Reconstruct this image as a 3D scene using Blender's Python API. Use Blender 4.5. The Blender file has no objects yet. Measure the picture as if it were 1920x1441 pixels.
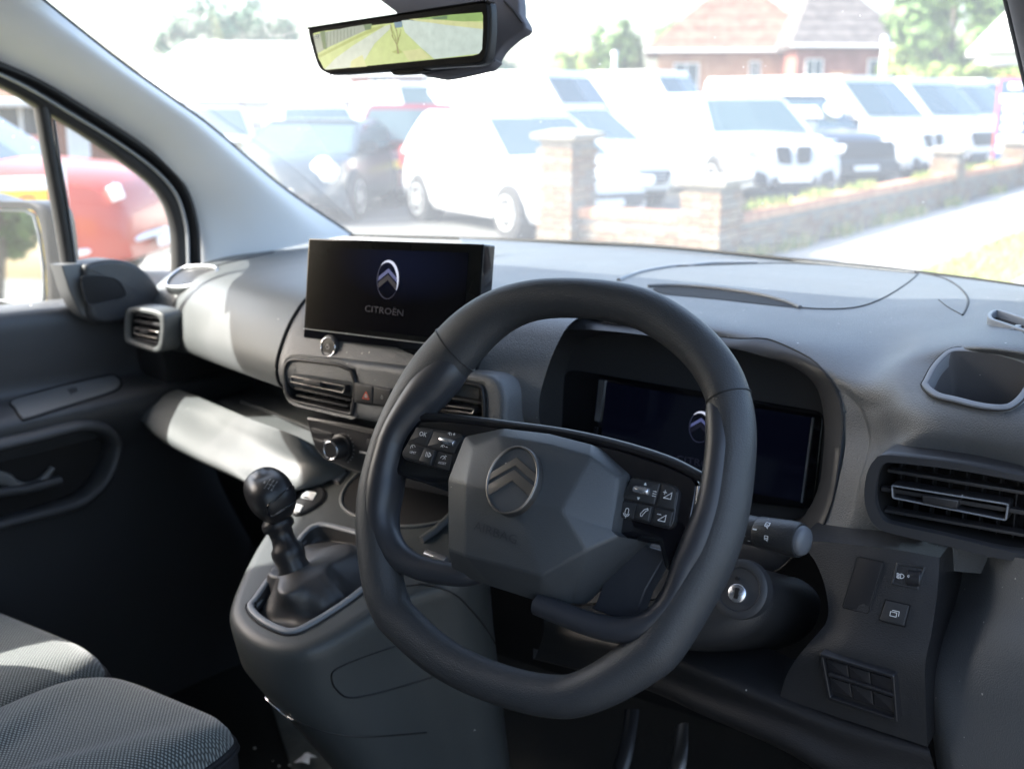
import bpy, bmesh, math, random
import numpy as np
from mathutils import Vector
from mathutils.geometry import tessellate_polygon
from mathutils.bvhtree import BVHTree

# ------------------------------------------------------------ camera, world, sun, exposure
SC = bpy.context.scene
COL = SC.collection
F_PX, CX, CY = 2200.0, 960.0, 720.5
PSI, PHI = math.radians(34.3), math.radians(13.5)
CAM = np.array([0.0, 0.0, 1.5])
FW = np.array([-math.sin(PSI)*math.cos(PHI), math.cos(PSI)*math.cos(PHI), -math.sin(PHI)])
RT = np.array([math.cos(PSI), math.sin(PSI), 0.0])
UP = np.cross(RT, FW)
cam = bpy.data.objects.new('camera', bpy.data.cameras.new('camera'))
COL.objects.link(cam)
cam.location = CAM
cam.rotation_euler = (math.pi/2-PHI, 0, PSI)
cam.data.sensor_width = 36.0
cam.data.lens = 36.0*F_PX/1920
cam.data.clip_start = 0.02
cam.data.clip_end = 2000
cam.data.dof.use_dof = True
cam.data.dof.focus_distance = 1.02
cam.data.dof.aperture_fstop = 6.8
SC.camera = cam

SUN = np.array([-.635, -.45, .63]); SUN = SUN/np.linalg.norm(SUN)
world = bpy.data.worlds.new('World'); SC.world = world
world.use_nodes = True
wn = world.node_tree.nodes; wl = world.node_tree.links
sky = wn.new('ShaderNodeTexSky'); sky.sky_type = 'NISHITA'; sky.sun_disc = False
sky.sun_elevation = math.asin(SUN[2]); sky.sun_rotation = math.atan2(SUN[0], SUN[1])
sky.air_density = 1.0; sky.dust_density = 4.0; sky.ozone_density = 1.0
wl.new(sky.outputs[0], wn['Background'].inputs[0])
wn['Background'].inputs[1].default_value = .15
sl = bpy.data.lights.new('sun', 'SUN'); sl.energy = 3.0; sl.angle = math.radians(.5); sl.color = (1, .98, .92)
so = bpy.data.objects.new('sun', sl); COL.objects.link(so)
so.rotation_euler = Vector(SUN).to_track_quat('Z', 'Y').to_euler()
so.location = (-6, -4, 8)
SC.view_settings.view_transform = 'Standard'; SC.view_settings.look = 'None'
SC.view_settings.exposure = 2.6; SC.view_settings.gamma = 1
SC.render.engine = 'CYCLES'
SC.cycles.use_denoising = True
SC.cycles.max_bounces = 10; SC.cycles.diffuse_bounces = 5; SC.cycles.glossy_bounces = 4; SC.cycles.transparent_max_bounces = 12
SC.cycles.sample_clamp_indirect = 6

# ------------------------------------------------------------ geometry helpers
A = lambda *a: np.array(a, float)
def ray(px, py):
    d = FW*F_PX+RT*(px-CX)+UP*(CY-py)
    return d/np.linalg.norm(d)
def onp(px, py, p0, n):
    d = ray(px, py); n = np.asarray(n, float)
    return CAM+d*((np.asarray(p0, float)-CAM) @ n)/(d @ n)
def atX(px, py, x): return onp(px, py, (x, 0, 0), (1, 0, 0))
def atY(px, py, y): return onp(px, py, (0, y, 0), (0, 1, 0))
def atZ(px, py, z): return onp(px, py, (0, 0, z), (0, 0, 1))
def nrm(v): v = np.asarray(v, float); return v/np.linalg.norm(v)

class Fr:                                  # a flat working plane: origin, two axes, normal
    def __init__(s, o, ax, ay):
        s.o = np.asarray(o, float); s.x = nrm(ax); y = np.asarray(ay, float)
        s.y = nrm(y-s.x*(y @ s.x)); s.z = np.cross(s.x, s.y)
    def uv(s, px, py, h=0):
        p = onp(px, py, s.o+s.z*h, s.z)-s.o
        return (float(p @ s.x), float(p @ s.y))
    def uvs(s, pts, h=0): return [s.uv(a, b, h) for a, b in pts]
    def w(s, u, v, h=0): return s.o+s.x*u+s.y*v+s.z*h

def catmull(P, n=6, closed=True):
    P = np.asarray(P, float); N = len(P); out = []
    segs = N if closed else N-1
    for i in range(segs):
        if closed: p0, p1, p2, p3 = P[(i-1) % N], P[i], P[(i+1) % N], P[(i+2) % N]
        else: p0, p1, p2, p3 = P[max(i-1, 0)], P[i], P[i+1], P[min(i+2, N-1)]
        for k in range(n):
            t = k/n
            out.append(.5*((2*p1)+(-p0+p2)*t+(2*p0-5*p1+4*p2-p3)*t*t+(-p0+3*p1-3*p2+p3)*t**3))
    if not closed: out.append(P[-1])
    return np.array(out)
def rounded(pts, r, n=5):                   # straight-sided closed outline with rounded corners
    P = [np.asarray(p, float) for p in pts]; out = []; N = len(P)
    for i in range(N):
        a, b, c = P[i-1], P[i], P[(i+1) % N]
        rr = r[i] if isinstance(r, (list, tuple)) else r
        d1 = np.linalg.norm(a-b); d2 = np.linalg.norm(c-b); q = min(rr, .48*d1, .48*d2)
        s, e = b+(a-b)/d1*q, b+(c-b)/d2*q
        for k in range(n+1):
            t = k/n; out.append((1-t)**2*s+2*t*(1-t)*b+t*t*e)
    return np.array(out)
def rrect(u0, v0, u1, v1, r, n=4): return rounded([(u0, v0), (u1, v0), (u1, v1), (u0, v1)], r, n)
def circ(u, v, r, n=24, rv=None): return np.array([(u+r*math.cos(2*math.pi*k/n), v+(rv or r)*math.sin(2*math.pi*k/n)) for k in range(n)])
def area(P): P = np.asarray(P); return .5*np.sum(P[:, 0]*np.roll(P[:, 1], -1)-np.roll(P[:, 0], -1)*P[:, 1])
def ccw(P): P = np.asarray(P, float); return P if area(P) > 0 else P[::-1]
def inset(P, d):
    P = np.asarray(P, float); d = np.asarray(d, float); d = d[:, None] if d.ndim else d; a = np.roll(P, 1, 0); b = np.roll(P, -1, 0)
    t1 = P-a; t2 = b-P
    n1 = np.stack([-t1[:, 1], t1[:, 0]], 1)/(np.linalg.norm(t1, axis=1, keepdims=True)+1e-12)
    n2 = np.stack([-t2[:, 1], t2[:, 0]], 1)/(np.linalg.norm(t2, axis=1, keepdims=True)+1e-12)
    n = n1+n2; l = np.linalg.norm(n, axis=1, keepdims=True)+1e-9; n /= l
    c = np.clip(np.sum(n*n1, 1, keepdims=True), .5, 1)
    return P+n*d/c

class Acc:                                  # collects verts and faces, with a material index per face
    def __init__(s): s.v = []; s.f = []; s.m = []
    def add(s, vf, mi=0):
        o = len(s.v); s.v += [tuple(map(float, p)) for p in vf[0]]
        s.f += [tuple(i+o for i in f) for f in vf[1]]; s.m += [mi]*len(vf[1]); return s
def join(*vfs):
    a = Acc()
    for x in vfs: a.add(x)
    return a.v, a.f
def loft(rings, closed=True, cap0=True, cap1=True):
    n = len(rings[0]); v = [p for r in rings for p in r]; f = []
    for i in range(len(rings)-1):
        for k in range(n if closed else n-1):
            a, b = i*n+k, i*n+(k+1) % n; f.append((a, b, b+n, a+n))
    if cap0: f.append(tuple(range(n))[::-1])
    if cap1: f.append(tuple(range((len(rings)-1)*n, len(rings)*n)))
    return v, f
def plate(fr, outer, h=0, depth=.01, bev=0, holes=(), back=True, seg=3, front=True):
    O = ccw(outer); H = [ccw(x) for x in holes]
    loops = [(O, 1)]+[(x, -1) for x in H]
    v = []; f = []; fi = []; bi = []; offs = []
    for L, s in loops:
        n = len(L); rows = []
        if bev > 0:
            for k in range(seg+1):
                a = k/seg*math.pi/2
                rows.append((inset(L, s*bev*(1-math.sin(a))), h-bev*(1-math.cos(a))))
        else: rows.append((L, h))
        rows.append((L, h-depth))
        o = len(v)
        for P, hh in rows:
            for p in P: v.append(fr.w(p[0], p[1], hh))
        for r in range(len(rows)-1):
            for k in range(n):
                a, b = o+r*n+k, o+r*n+(k+1) % n
                f.append((a, b, b+n, a+n) if s < 0 else (a, a+n, b+n, b))
        fi.append((rows[0][0], o)); bi.append((L, o+(len(rows)-1)*n))
    for sel, ok, flip in ((fi, front, False), (bi, back, True)):
        if not ok: continue
        if len(sel) == 1:
            q = tuple(range(sel[0][1], sel[0][1]+len(sel[0][0]))); f.append(q[::-1] if flip else q)
        else:
            idx = [o+k for L, o in sel for k in range(len(L))]
            tr = tessellate_polygon([[Vector((p[0], p[1], 0)) for p in L] for L, o in sel])
            for t in tr:
                q = tuple(idx[i] for i in t); f.append(q[::-1] if flip else q)
    return v, f
def tube(path, ru, rv=None, up=(0, 0, 1), n=12, closed=False, caps=True):
    P = np.asarray(path, float); N = len(P); up = np.asarray(up, float)
    ru = np.broadcast_to(np.asarray(ru, float), (N,)); rv = ru if rv is None else np.broadcast_to(np.asarray(rv, float), (N,))
    rings = []
    for i in range(N):
        a, b = (P[i-1], P[(i+1) % N]) if closed else (P[max(i-1, 0)], P[min(i+1, N-1)])
        t = nrm(b-a); s = np.cross(up, t)
        if np.linalg.norm(s) < 1e-6: s = np.cross((1, 0, 0.01), t)
        s = nrm(s); w = np.cross(t, s)
        rings.append([P[i]+s*ru[i]*math.cos(2*math.pi*k/n)+w*rv[i]*math.sin(2*math.pi*k/n) for k in range(n)])
    if closed: return loft(rings+[rings[0]], True, False, False)
    return loft(rings, True, caps, caps)
def lathe(fr, prof, n=28, u=0, v=0, cap=True, squash=1):
    rings = [[fr.w(u+r*math.cos(2*math.pi*k/n), v+r*squash*math.sin(2*math.pi*k/n), h) for k in range(n)] for r, h in prof]
    return loft(rings, True, cap, cap)
def box(fr, u0, v0, h0, u1, v1, h1, bev=0):
    return plate(fr, [(u0, v0), (u1, v0), (u1, v1), (u0, v1)], h1, h1-h0, bev)
def patch(grid, nu=6, nv=6):
    G = np.asarray(grid, float)
    R = np.array([catmull(r, nu, False) for r in G])
    R = np.array([catmull(R[:, c], nv, False) for c in range(R.shape[1])])  # columns
    R = R.transpose(1, 0, 2); h, w = R.shape[:2]
    v = R.reshape(-1, 3); f = [(i*w+j, i*w+j+1, (i+1)*w+j+1, (i+1)*w+j) for i in range(h-1) for j in range(w-1)]
    return v, f, (h, w)
def solid(vf, off):                          # give a patch real thickness by a back sheet
    v, f, (h, w) = vf; v = np.asarray(v); n = len(v); off = np.asarray(off, float)
    b = [i*w for i in range(h)]; edge = [(0, j) for j in range(w)]+[(i, w-1) for i in range(1, h)]+[(h-1, j) for j in range(w-2, -1, -1)]+[(i, 0) for i in range(h-2, 0, -1)]
    e = [i*w+j for i, j in edge]
    F = list(f)+[tuple(i+n for i in q[::-1]) for q in f]
    F += [(e[k], e[(k+1) % len(e)], e[(k+1) % len(e)]+n, e[k]+n) for k in range(len(e))]
    return np.concatenate([v, v+off]), F
def gpx(rows, kind):                          # rows of (px, py, value)
    fn = {'X': atX, 'Y': atY, 'Z': atZ}[kind]
    return [[fn(*q) for q in r] for r in rows]
def inpoly(p, P):
    x, y = p; c = False; n = len(P)
    for i in range(n):
        x1, y1 = P[i]; x2, y2 = P[(i+1) % n]
        if (y1 > y) != (y2 > y) and x < (x2-x1)*(y-y1)/(y2-y1)+x1: c = not c
    return c
def project(p):
    d = np.asarray(p, float)-CAM; z = d @ FW
    return (CX+F_PX*(d @ RT)/z, CY-F_PX*(d @ UP)/z)
def drop(vf, polys):                          # open a hole in a skin where a pocket sits
    v, f = np.array(vf[0], float), vf[1]; pr = [project(p) for p in v]; out = []; t = bvh(vf)
    for q in f:
        c = (sum(pr[i][0] for i in q)/len(q), sum(pr[i][1] for i in q)/len(q))
        if not any(inpoly(c, P) for P in polys): out.append(q)
    used = {i for q in out for i in q}          # draw the ragged edge on to the outline
    for P in polys:
        Q = np.array(list(P)+[P[0]], float); D = Q[1:]-Q[:-1]; L2 = (D**2).sum(1)+1e-9
        for i in used:
            if not inpoly(pr[i], P): continue
            a = np.array(pr[i]); s = np.clip(((a-Q[:-1])*D).sum(1)/L2, 0, 1); C_ = Q[:-1]+D*s[:, None]; c = C_[np.argmin(((C_-a)**2).sum(1))]
            h = hit(c[0], c[1], t)
            if h is not None: v[i] = h
    return v, out
def bvh(vf): return BVHTree.FromPolygons([tuple(p) for p in vf[0]], [tuple(q) for q in vf[1]])
def hit(px, py, t, lift=0):
    d = ray(px, py); r = t.ray_cast(Vector(CAM), Vector(d))
    if r[0] is None: return None
    n = np.array(r[1]); n = n if n @ d < 0 else -n
    return np.array(r[0])+n*lift
def onsurf(pts, t, lift=0, n=5, closed=False):
    q = catmull(pts, n, closed); o = [hit(a, b, t, lift) for a, b in q]
    return [p for p in o if p is not None]
def strokes(fr, lines, wd, h, closed=False):   # thin flat print
    v = []; f = []
    for L in lines:
        L = np.asarray(L, float)
        for i in range(len(L)-1):
            d = L[i+1]-L[i]; l = np.linalg.norm(d)
            if l < 1e-9: continue
            d /= l; n = A(-d[1], d[0])*wd/2; e = d*wd*.3; o = len(v)
            for p in (L[i]-n-e, L[i+1]-n+e, L[i+1]+n+e, L[i]+n-e): v.append(fr.w(p[0], p[1], h))
            f.append((o, o+1, o+2, o+3))
    return v, f
_tc = {}
def text2d(s):
    if s not in _tc:
        c = bpy.data.curves.new('lettering', 'FONT'); c.body = s; c.size = 1; c.align_x = 'CENTER'; c.align_y = 'CENTER'; c.resolution_u = 2
        o = bpy.data.objects.new('lettering', c); m = bpy.data.meshes.new_from_object(o)
        _tc[s] = ([tuple(x.co) for x in m.vertices], [tuple(p.vertices) for p in m.polygons])
        bpy.data.objects.remove(o); bpy.data.meshes.remove(m); bpy.data.curves.remove(c)
    return _tc[s]
def text(fr, s, u, v, size, h, sx=1.0, rot=0):
    V_, F_ = text2d(s); c, n = math.cos(rot), math.sin(rot)
    return [fr.w(u+(p[0]*sx*c-p[1]*n)*size, v+(p[0]*sx*n+p[1]*c)*size, h) for p in V_], F_
def ribbon(pts, r, n=6): return tube(pts, r, n=n)

def solid_like(vf, off):                     # an open shell doubled by an offset back
    v, f = vf; v = np.asarray(v, float); n = len(v); cnt = {}
    for q in f:
        for i in range(len(q)):
            a, b = q[i], q[(i+1) % len(q)]; cnt[(a, b)] = 1
    F = list(f)+[tuple(i+n for i in q[::-1]) for q in f]
    for a, b in cnt:
        if (b, a) not in cnt: F.append((b, a, a+n, b+n))
    return np.concatenate([v, v+np.asarray(off)]), F
def lathe_along(fr, a, b, h, r, n=14):        # a small barrel lying on a frame from a to b
    p0 = fr.w(a[0], a[1], h); p1 = fr.w(b[0], b[1], h); t = nrm(p1-p0); L = np.linalg.norm(p1-p0)
    g = Fr(p0, fr.z, np.cross(t, fr.z)); g = g if g.z @ t > 0 else Fr(p0, fr.z, -np.cross(t, fr.z))
    return lathe(g, [(0, 0), (r*.8, 0), (r, r*.2), (r, L-r*.2), (r*.8, L), (0, L)], n)

# ------------------------------------------------------------ objects
ORG = {}
def thing(name, label, cat, loc, group=None, rz=0):
    o = bpy.data.objects.new(name, None); COL.objects.link(o); o.location = loc; o.rotation_euler = (0, 0, rz); o.empty_display_size = .05
    o['label'] = label; o['category'] = cat
    if group: o['group'] = group
    ORG[o] = np.asarray(loc, float); return o
def mk(name, vf, mats, parent=None, smooth=35, local=False, label=None, cat=None, group=None, kind=None, mi=None, weld=False):
    v = np.asarray([tuple(map(float, p)) for p in vf[0]], float); f = vf[1]
    off = np.zeros(3)
    if parent is not None:
        if not local: off = ORG[parent]
    elif not local:
        off = v.mean(0).copy(); off[2] = v[:, 2].min()
    me = bpy.data.meshes.new(name); me.from_pydata((v-off).tolist(), [], [tuple(q) for q in f])
    mats = mats if isinstance(mats, (list, tuple)) else [mats]
    for m in mats: me.materials.append(m)
    if mi is not None: me.polygons.foreach_set('material_index', list(mi)[:len(me.polygons)])
    bm = bmesh.new(); bm.from_mesh(me)
    if weld: bmesh.ops.remove_doubles(bm, verts=bm.verts, dist=1e-5)
    bmesh.ops.recalc_face_normals(bm, faces=bm.faces); bm.to_mesh(me); bm.free()
    if smooth:
        me.shade_smooth(); me.set_sharp_from_angle(angle=math.radians(smooth))
    o = bpy.data.objects.new(name, me); COL.objects.link(o)
    if parent is not None: o.parent = parent; ORG[o] = ORG[parent]
    else: o.location = off; ORG[o] = off
    if label: o['label'] = label
    if cat: o['category'] = cat
    if group: o['group'] = group
    if kind: o['kind'] = kind
    return o

# ------------------------------------------------------------ materials
def nt(name):
    m = bpy.data.materials.new(name); m.use_nodes = True; return m, m.node_tree.nodes, m.node_tree.links, m.node_tree.nodes['Principled BSDF']
def plain(name, col, rough=.5, metal=0, spec=.5, emit=None, es=1, coat=0):
    m, n, l, b = nt(name)
    b.inputs['Base Color'].default_value = (*col, 1); b.inputs['Roughness'].default_value = rough
    b.inputs['Metallic'].default_value = metal; b.inputs['Specular IOR Level'].default_value = spec
    b.inputs['Coat Weight'].default_value = coat
    if emit: b.inputs['Emission Color'].default_value = (*emit, 1); b.inputs['Emission Strength'].default_value = es
    return m
def grain(name, col, rough=.5, scale=420, bump=.5, spec=.5, var=.18, specks=0.0, rvar=.08, kind='leather', dist=.00028):
    m, n, l, b = nt(name)
    tc = n.new('ShaderNodeTexCoord'); O = tc.outputs['Object']
    ns = n.new('ShaderNodeTexNoise'); ns.inputs['Scale'].default_value = 9; ns.inputs['Detail'].default_value = 5; l.new(O, ns.inputs['Vector'])
    mr = n.new('ShaderNodeMapRange'); mr.inputs[3].default_value = 1-var; mr.inputs[4].default_value = 1+var; l.new(ns.outputs['Fac'], mr.inputs[0])
    mx = n.new('ShaderNodeMix'); mx.data_type = 'RGBA'; mx.blend_type = 'MULTIPLY'; mx.inputs[0].default_value = 1
    mx.inputs[6].default_value = (*col, 1); l.new(mr.outputs[0], mx.inputs[7]); outc = mx.outputs[2]
    if specks:
        vo = n.new('ShaderNodeTexVoronoi'); vo.inputs['Scale'].default_value = 95; l.new(O, vo.inputs['Vector'])
        sp = n.new('ShaderNodeSeparateColor'); l.new(vo.outputs['Color'], sp.inputs[0])
        g1 = n.new('ShaderNodeMath'); g1.operation = 'GREATER_THAN'; g1.inputs[1].default_value = 1-specks; l.new(sp.outputs[0], g1.inputs[0])
        rr = n.new('ShaderNodeMath'); rr.operation = 'MULTIPLY'; rr.inputs[1].default_value = .10; l.new(sp.outputs[1], rr.inputs[0])
        lt = n.new('ShaderNodeMath'); lt.operation = 'LESS_THAN'; l.new(vo.outputs['Distance'], lt.inputs[0]); l.new(rr.outputs[0], lt.inputs[1])
        mm = n.new('ShaderNodeMath'); mm.operation = 'MULTIPLY'; l.new(g1.outputs[0], mm.inputs[0]); l.new(lt.outputs[0], mm.inputs[1])
        m2 = n.new('ShaderNodeMix'); m2.data_type = 'RGBA'; l.new(mm.outputs[0], m2.inputs[0]); l.new(outc, m2.inputs[6]); m2.inputs[7].default_value = (.5, .49, .46, 1); outc = m2.outputs[2]
    l.new(outc, b.inputs['Base Color'])
    r2 = n.new('ShaderNodeMapRange'); r2.inputs[3].default_value = rough-rvar; r2.inputs[4].default_value = rough+rvar; l.new(ns.outputs['Fac'], r2.inputs[0]); l.new(r2.outputs[0], b.inputs['Roughness'])
    b.inputs['Specular IOR Level'].default_value = spec
    if bump:
        bp = n.new('ShaderNodeBump'); bp.inputs['Strength'].default_value = bump; bp.inputs['Distance'].default_value = dist
        if kind == 'leather':
            w = n.new('ShaderNodeTexNoise'); w.inputs['Scale'].default_value = scale*.5; l.new(O, w.inputs['Vector'])
            ma = n.new('ShaderNodeVectorMath'); ma.operation = 'MULTIPLY_ADD'; ma.inputs[1].default_value = (.6/scale,)*3; l.new(w.outputs['Color'], ma.inputs[0]); l.new(O, ma.inputs[2])
            v = n.new('ShaderNodeTexVoronoi'); v.feature = 'SMOOTH_F1'; v.inputs['Scale'].default_value = scale; v.inputs['Smoothness'].default_value = .4; l.new(ma.outputs[0], v.inputs['Vector'])
            iv = n.new('ShaderNodeMath'); iv.operation = 'SUBTRACT'; iv.inputs[0].default_value = 1; l.new(v.outputs['Distance'], iv.inputs[1]); l.new(iv.outputs[0], bp.inputs['Height'])
        else:
            v = n.new('ShaderNodeTexNoise'); v.inputs['Scale'].default_value = scale; v.inputs['Detail'].default_value = 3; l.new(O, v.inputs['Vector']); l.new(v.outputs['Fac'], bp.inputs['Height'])
        l.new(bp.outputs[0], b.inputs['Normal'])
    return m
def weave(name, dark, light, pitch=.0033, rough=.9):
    m, n, l, b = nt(name)
    tc = n.new('ShaderNodeTexCoord'); mp = n.new('ShaderNodeMapping'); mp.inputs['Rotation'].default_value = (0, 0, .785); l.new(tc.outputs['Object'], mp.inputs[0])
    v = n.new('ShaderNodeTexVoronoi'); v.voronoi_dimensions = '2D'; v.inputs['Scale'].default_value = 1/pitch; v.inputs['Randomness'].default_value = .08; l.new(mp.outputs[0], v.inputs['Vector'])
    r = n.new('ShaderNodeMapRange'); r.inputs[1].default_value = .2; r.inputs[2].default_value = .42; r.inputs[3].default_value = 1; r.inputs[4].default_value = 0; l.new(v.outputs['Distance'], r.inputs[0])
    ns = n.new('ShaderNodeTexNoise'); ns.inputs['Scale'].default_value = 7; l.new(tc.outputs['Object'], ns.inputs['Vector'])
    mu = n.new('ShaderNodeMath'); mu.operation = 'MULTIPLY'; l.new(r.outputs[0], mu.inputs[0])
    nr = n.new('ShaderNodeMapRange'); nr.inputs[3].default_value = .6; nr.inputs[4].default_value = 1.3; l.new(ns.outputs['Fac'], nr.inputs[0]); l.new(nr.outputs[0], mu.inputs[1])
    mx = n.new('ShaderNodeMix'); mx.data_type = 'RGBA'; l.new(mu.outputs[0], mx.inputs[0]); mx.inputs[6].default_value = (*dark, 1); mx.inputs[7].default_value = (*light, 1)
    l.new(mx.outputs[2], b.inputs['Base Color']); b.inputs['Roughness'].default_value = rough; b.inputs['Sheen Weight'].default_value = .25; b.inputs['Specular IOR Level'].default_value = .2
    bp = n.new('ShaderNodeBump'); bp.inputs['Strength'].default_value = .6; bp.inputs['Distance'].default_value = .0008; l.new(v.outputs['Distance'], bp.inputs['Height']); bp.invert = True; l.new(bp.outputs[0], b.inputs['Normal'])
    return m
def mottled(name, c1, c2, scale=3, rough=.9, detail=6, bump=0, spec=.3, bscale=None, lo=.35, hi=.65):
    m, n, l, b = nt(name)
    tc = n.new('ShaderNodeTexCoord'); ns = n.new('ShaderNodeTexNoise'); ns.inputs['Scale'].default_value = scale; ns.inputs['Detail'].default_value = detail; l.new(tc.outputs['Object'], ns.inputs['Vector'])
    r = n.new('ShaderNodeMapRange'); r.inputs[1].default_value = lo; r.inputs[2].default_value = hi; l.new(ns.outputs['Fac'], r.inputs[0])
    mx = n.new('ShaderNodeMix'); mx.data_type = 'RGBA'; l.new(r.outputs[0], mx.inputs[0]); mx.inputs[6].default_value = (*c1, 1); mx.inputs[7].default_value = (*c2, 1); l.new(mx.outputs[2], b.inputs['Base Color'])
    b.inputs['Roughness'].default_value = rough; b.inputs['Specular IOR Level'].default_value = spec
    if bump:
        n2 = n.new('ShaderNodeTexNoise'); n2.inputs['Scale'].default_value = bscale or scale*8; n2.inputs['Detail'].default_value = 4; l.new(tc.outputs['Object'], n2.inputs['Vector'])
        bp = n.new('ShaderNodeBump'); bp.inputs['Strength'].default_value = bump; bp.inputs['Distance'].default_value = .02; l.new(n2.outputs['Fac'], bp.inputs['Height']); l.new(bp.outputs[0], b.inputs['Normal'])
    return m
def glass(name, dust_haze=.1, tint=(.93, .97, .96), specks=True):
    m, n, l, b = nt(name); n.remove(b); out = n['Material Output']
    tr = n.new('ShaderNodeBsdfTransparent'); tr.inputs[0].default_value = (*tint, 1)
    gl = n.new('ShaderNodeBsdfGlossy'); gl.inputs['Roughness'].default_value = .02
    lw = n.new('ShaderNodeLayerWeight'); lw.inputs[0].default_value = .5
    pw = n.new('ShaderNodeMath'); pw.operation = 'POWER'; pw.inputs[1].default_value = 5; l.new(lw.outputs['Facing'], pw.inputs[0])
    pa = n.new('ShaderNodeMath'); pa.operation = 'MULTIPLY_ADD'; pa.inputs[1].default_value = .9; pa.inputs[2].default_value = .045; l.new(pw.outputs[0], pa.inputs[0])
    m1 = n.new('ShaderNodeMixShader'); l.new(pa.outputs[0], m1.inputs[0]); l.new(tr.outputs[0], m1.inputs[1]); l.new(gl.outputs[0], m1.inputs[2])
    df = n.new('ShaderNodeBsdfDiffuse'); df.inputs[0].default_value = (.8, .8, .78, 1)
    ts = n.new('ShaderNodeBsdfTranslucent'); ts.inputs[0].default_value = (.85, .88, .88, 1)
    md = n.new('ShaderNodeMixShader'); md.inputs[0].default_value = .75; l.new(df.outputs[0], md.inputs[1]); l.new(ts.outputs[0], md.inputs[2])
    tc = n.new('ShaderNodeTexCoord')
    ns = n.new('ShaderNodeTexNoise'); ns.inputs['Scale'].default_value = 5; ns.inputs['Detail'].default_value = 8; l.new(tc.outputs['Object'], ns.inputs['Vector'])
    mr = n.new('ShaderNodeMapRange'); mr.inputs[3].default_value = dust_haze*.8; mr.inputs[4].default_value = dust_haze*1.2; l.new(ns.outputs['Fac'], mr.inputs[0]); fac = mr.outputs[0]
    if specks:
        vo = n.new('ShaderNodeTexVoronoi'); vo.inputs['Scale'].default_value = 70; l.new(tc.outputs['Object'], vo.inputs['Vector'])
        sp = n.new('ShaderNodeSeparateColor'); l.new(vo.outputs['Color'], sp.inputs[0])
        g1 = n.new('ShaderNodeMath'); g1.operation = 'GREATER_THAN'; g1.inputs[1].default_value = .8; l.new(sp.outputs[0], g1.inputs[0])
        rr = n.new('ShaderNodeMath'); rr.operation = 'MULTIPLY'; rr.inputs[1].default_value = .09; l.new(sp.outputs[1], rr.inputs[0])
        lt = n.new('ShaderNodeMath'); lt.operation = 'LESS_THAN'; l.new(vo.outputs['Distance'], lt.inputs[0]); l.new(rr.outputs[0], lt.inputs[1])
        mm = n.new('ShaderNodeMath'); mm.operation = 'MULTIPLY'; l.new(g1.outputs[0], mm.inputs[0]); l.new(lt.outputs[0], mm.inputs[1])
        ma = n.new('ShaderNodeMath'); ma.operation = 'MULTIPLY_ADD'; ma.inputs[1].default_value = .45; l.new(mm.outputs[0], ma.inputs[0]); l.new(fac, ma.inputs[2]); fac = ma.outputs[0]
    m2 = n.new('ShaderNodeMixShader'); l.new(fac, m2.inputs[0]); l.new(m1.outputs[0], m2.inputs[1]); l.new(md.outputs[0], m2.inputs[2]); l.new(m2.outputs[0], out.inputs[0])
    return m

M = {}
M['dash'] = grain('dash_plastic', (.088, .094, .100), .44, 800, 1.0, .7, specks=.30, rvar=.12, dist=.0004)
M['dash_light'] = grain('fascia_plastic', (.074, .080, .082), .48, 850, .5, .5, specks=.03)
M['console'] = grain('console_plastic', (.046, .051, .052), .46, 850, .5, .5, specks=.02)
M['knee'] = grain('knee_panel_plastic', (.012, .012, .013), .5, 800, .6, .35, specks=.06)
M['bezel'] = grain('smooth_bezel_plastic', (.030, .031, .034), .46, 900, .12, .45, specks=.08)
M['panel'] = grain('lower_panel_plastic', (.019, .0195, .021), .44, 800, .8, .5, specks=.12)
M['leather'] = grain('wheel_leatherette', (.034, .036, .039), .46, 850, .8, .5, specks=.03, dist=.00032)
M['insert'] = grain('wheel_insert_plastic', (.030, .032, .038), .40, 1500, .12, .5)
M['pad'] = grain('airbag_cover_plastic', (.050, .055, .060), .46, 900, .5, .5, specks=.04)
M['gloss'] = plain('gloss_black', (.006, .006, .008), .10, coat=.3)
M['black'] = plain('matt_black', (.010, .010, .011), .7, spec=.25)
M['satin'] = plain('satin_black', (.016, .016, .018), .38)
M['slat'] = grain('vent_slat_plastic', (.022, .022, .024), .45, 700, .1, .5, specks=.15)
M['button'] = plain('soft_button', (.022, .023, .025), .5)
M['white_print'] = plain('white_print', (.75, .76, .76), .6)
M['dim_print'] = plain('grey_print', (.35, .36, .36), .6)
M['red_print'] = plain('red_print', (.75, .10, .05), .6)
M['chrome'] = plain('brushed_metal', (.62, .62, .64), .24, 1)
M['silver'] = plain('silver_trim', (.68, .69, .72), .25, .9)
M['steel'] = plain('worn_steel', (.26, .25, .24), .38, 1)
M['pillar'] = grain('pillar_trim_grey', (.78, .80, .81), .75, 300, .1, .3, var=.05)
M['liner'] = grain('headliner_cloth', (.52, .52, .52), .95, 500, .2, .1, var=.06)
M['carpet'] = grain('floor_carpet', (.022, .023, .022), .95, 300, .8, .1, kind='noise', dist=.003)
M['mat'] = mottled('floor_panel', (.06, .065, .06), (.11, .115, .105), 14, .7, bump=.2)
M['rubber'] = plain('rubber_seal', (.012, .012, .013), .55)
M['door'] = grain('door_plastic', (.031, .033, .037), .50, 600, .25, .5, var=.1)
M['doorframe'] = plain('door_frame_black', (.016, .017, .019), .42)
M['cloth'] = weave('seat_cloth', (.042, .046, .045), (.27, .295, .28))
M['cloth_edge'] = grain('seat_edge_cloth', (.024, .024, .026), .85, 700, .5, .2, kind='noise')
M['glass'] = glass('dusty_hazed_windscreen_glass', .135)  # real dust film, thickened so its haze also stands in for glare
M['side_glass'] = glass('side_window_glass', .035, (.95, .97, .96))
M['mirror'] = plain('mirror_silver', (.92, .95, .94), .02, 1)
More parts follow.
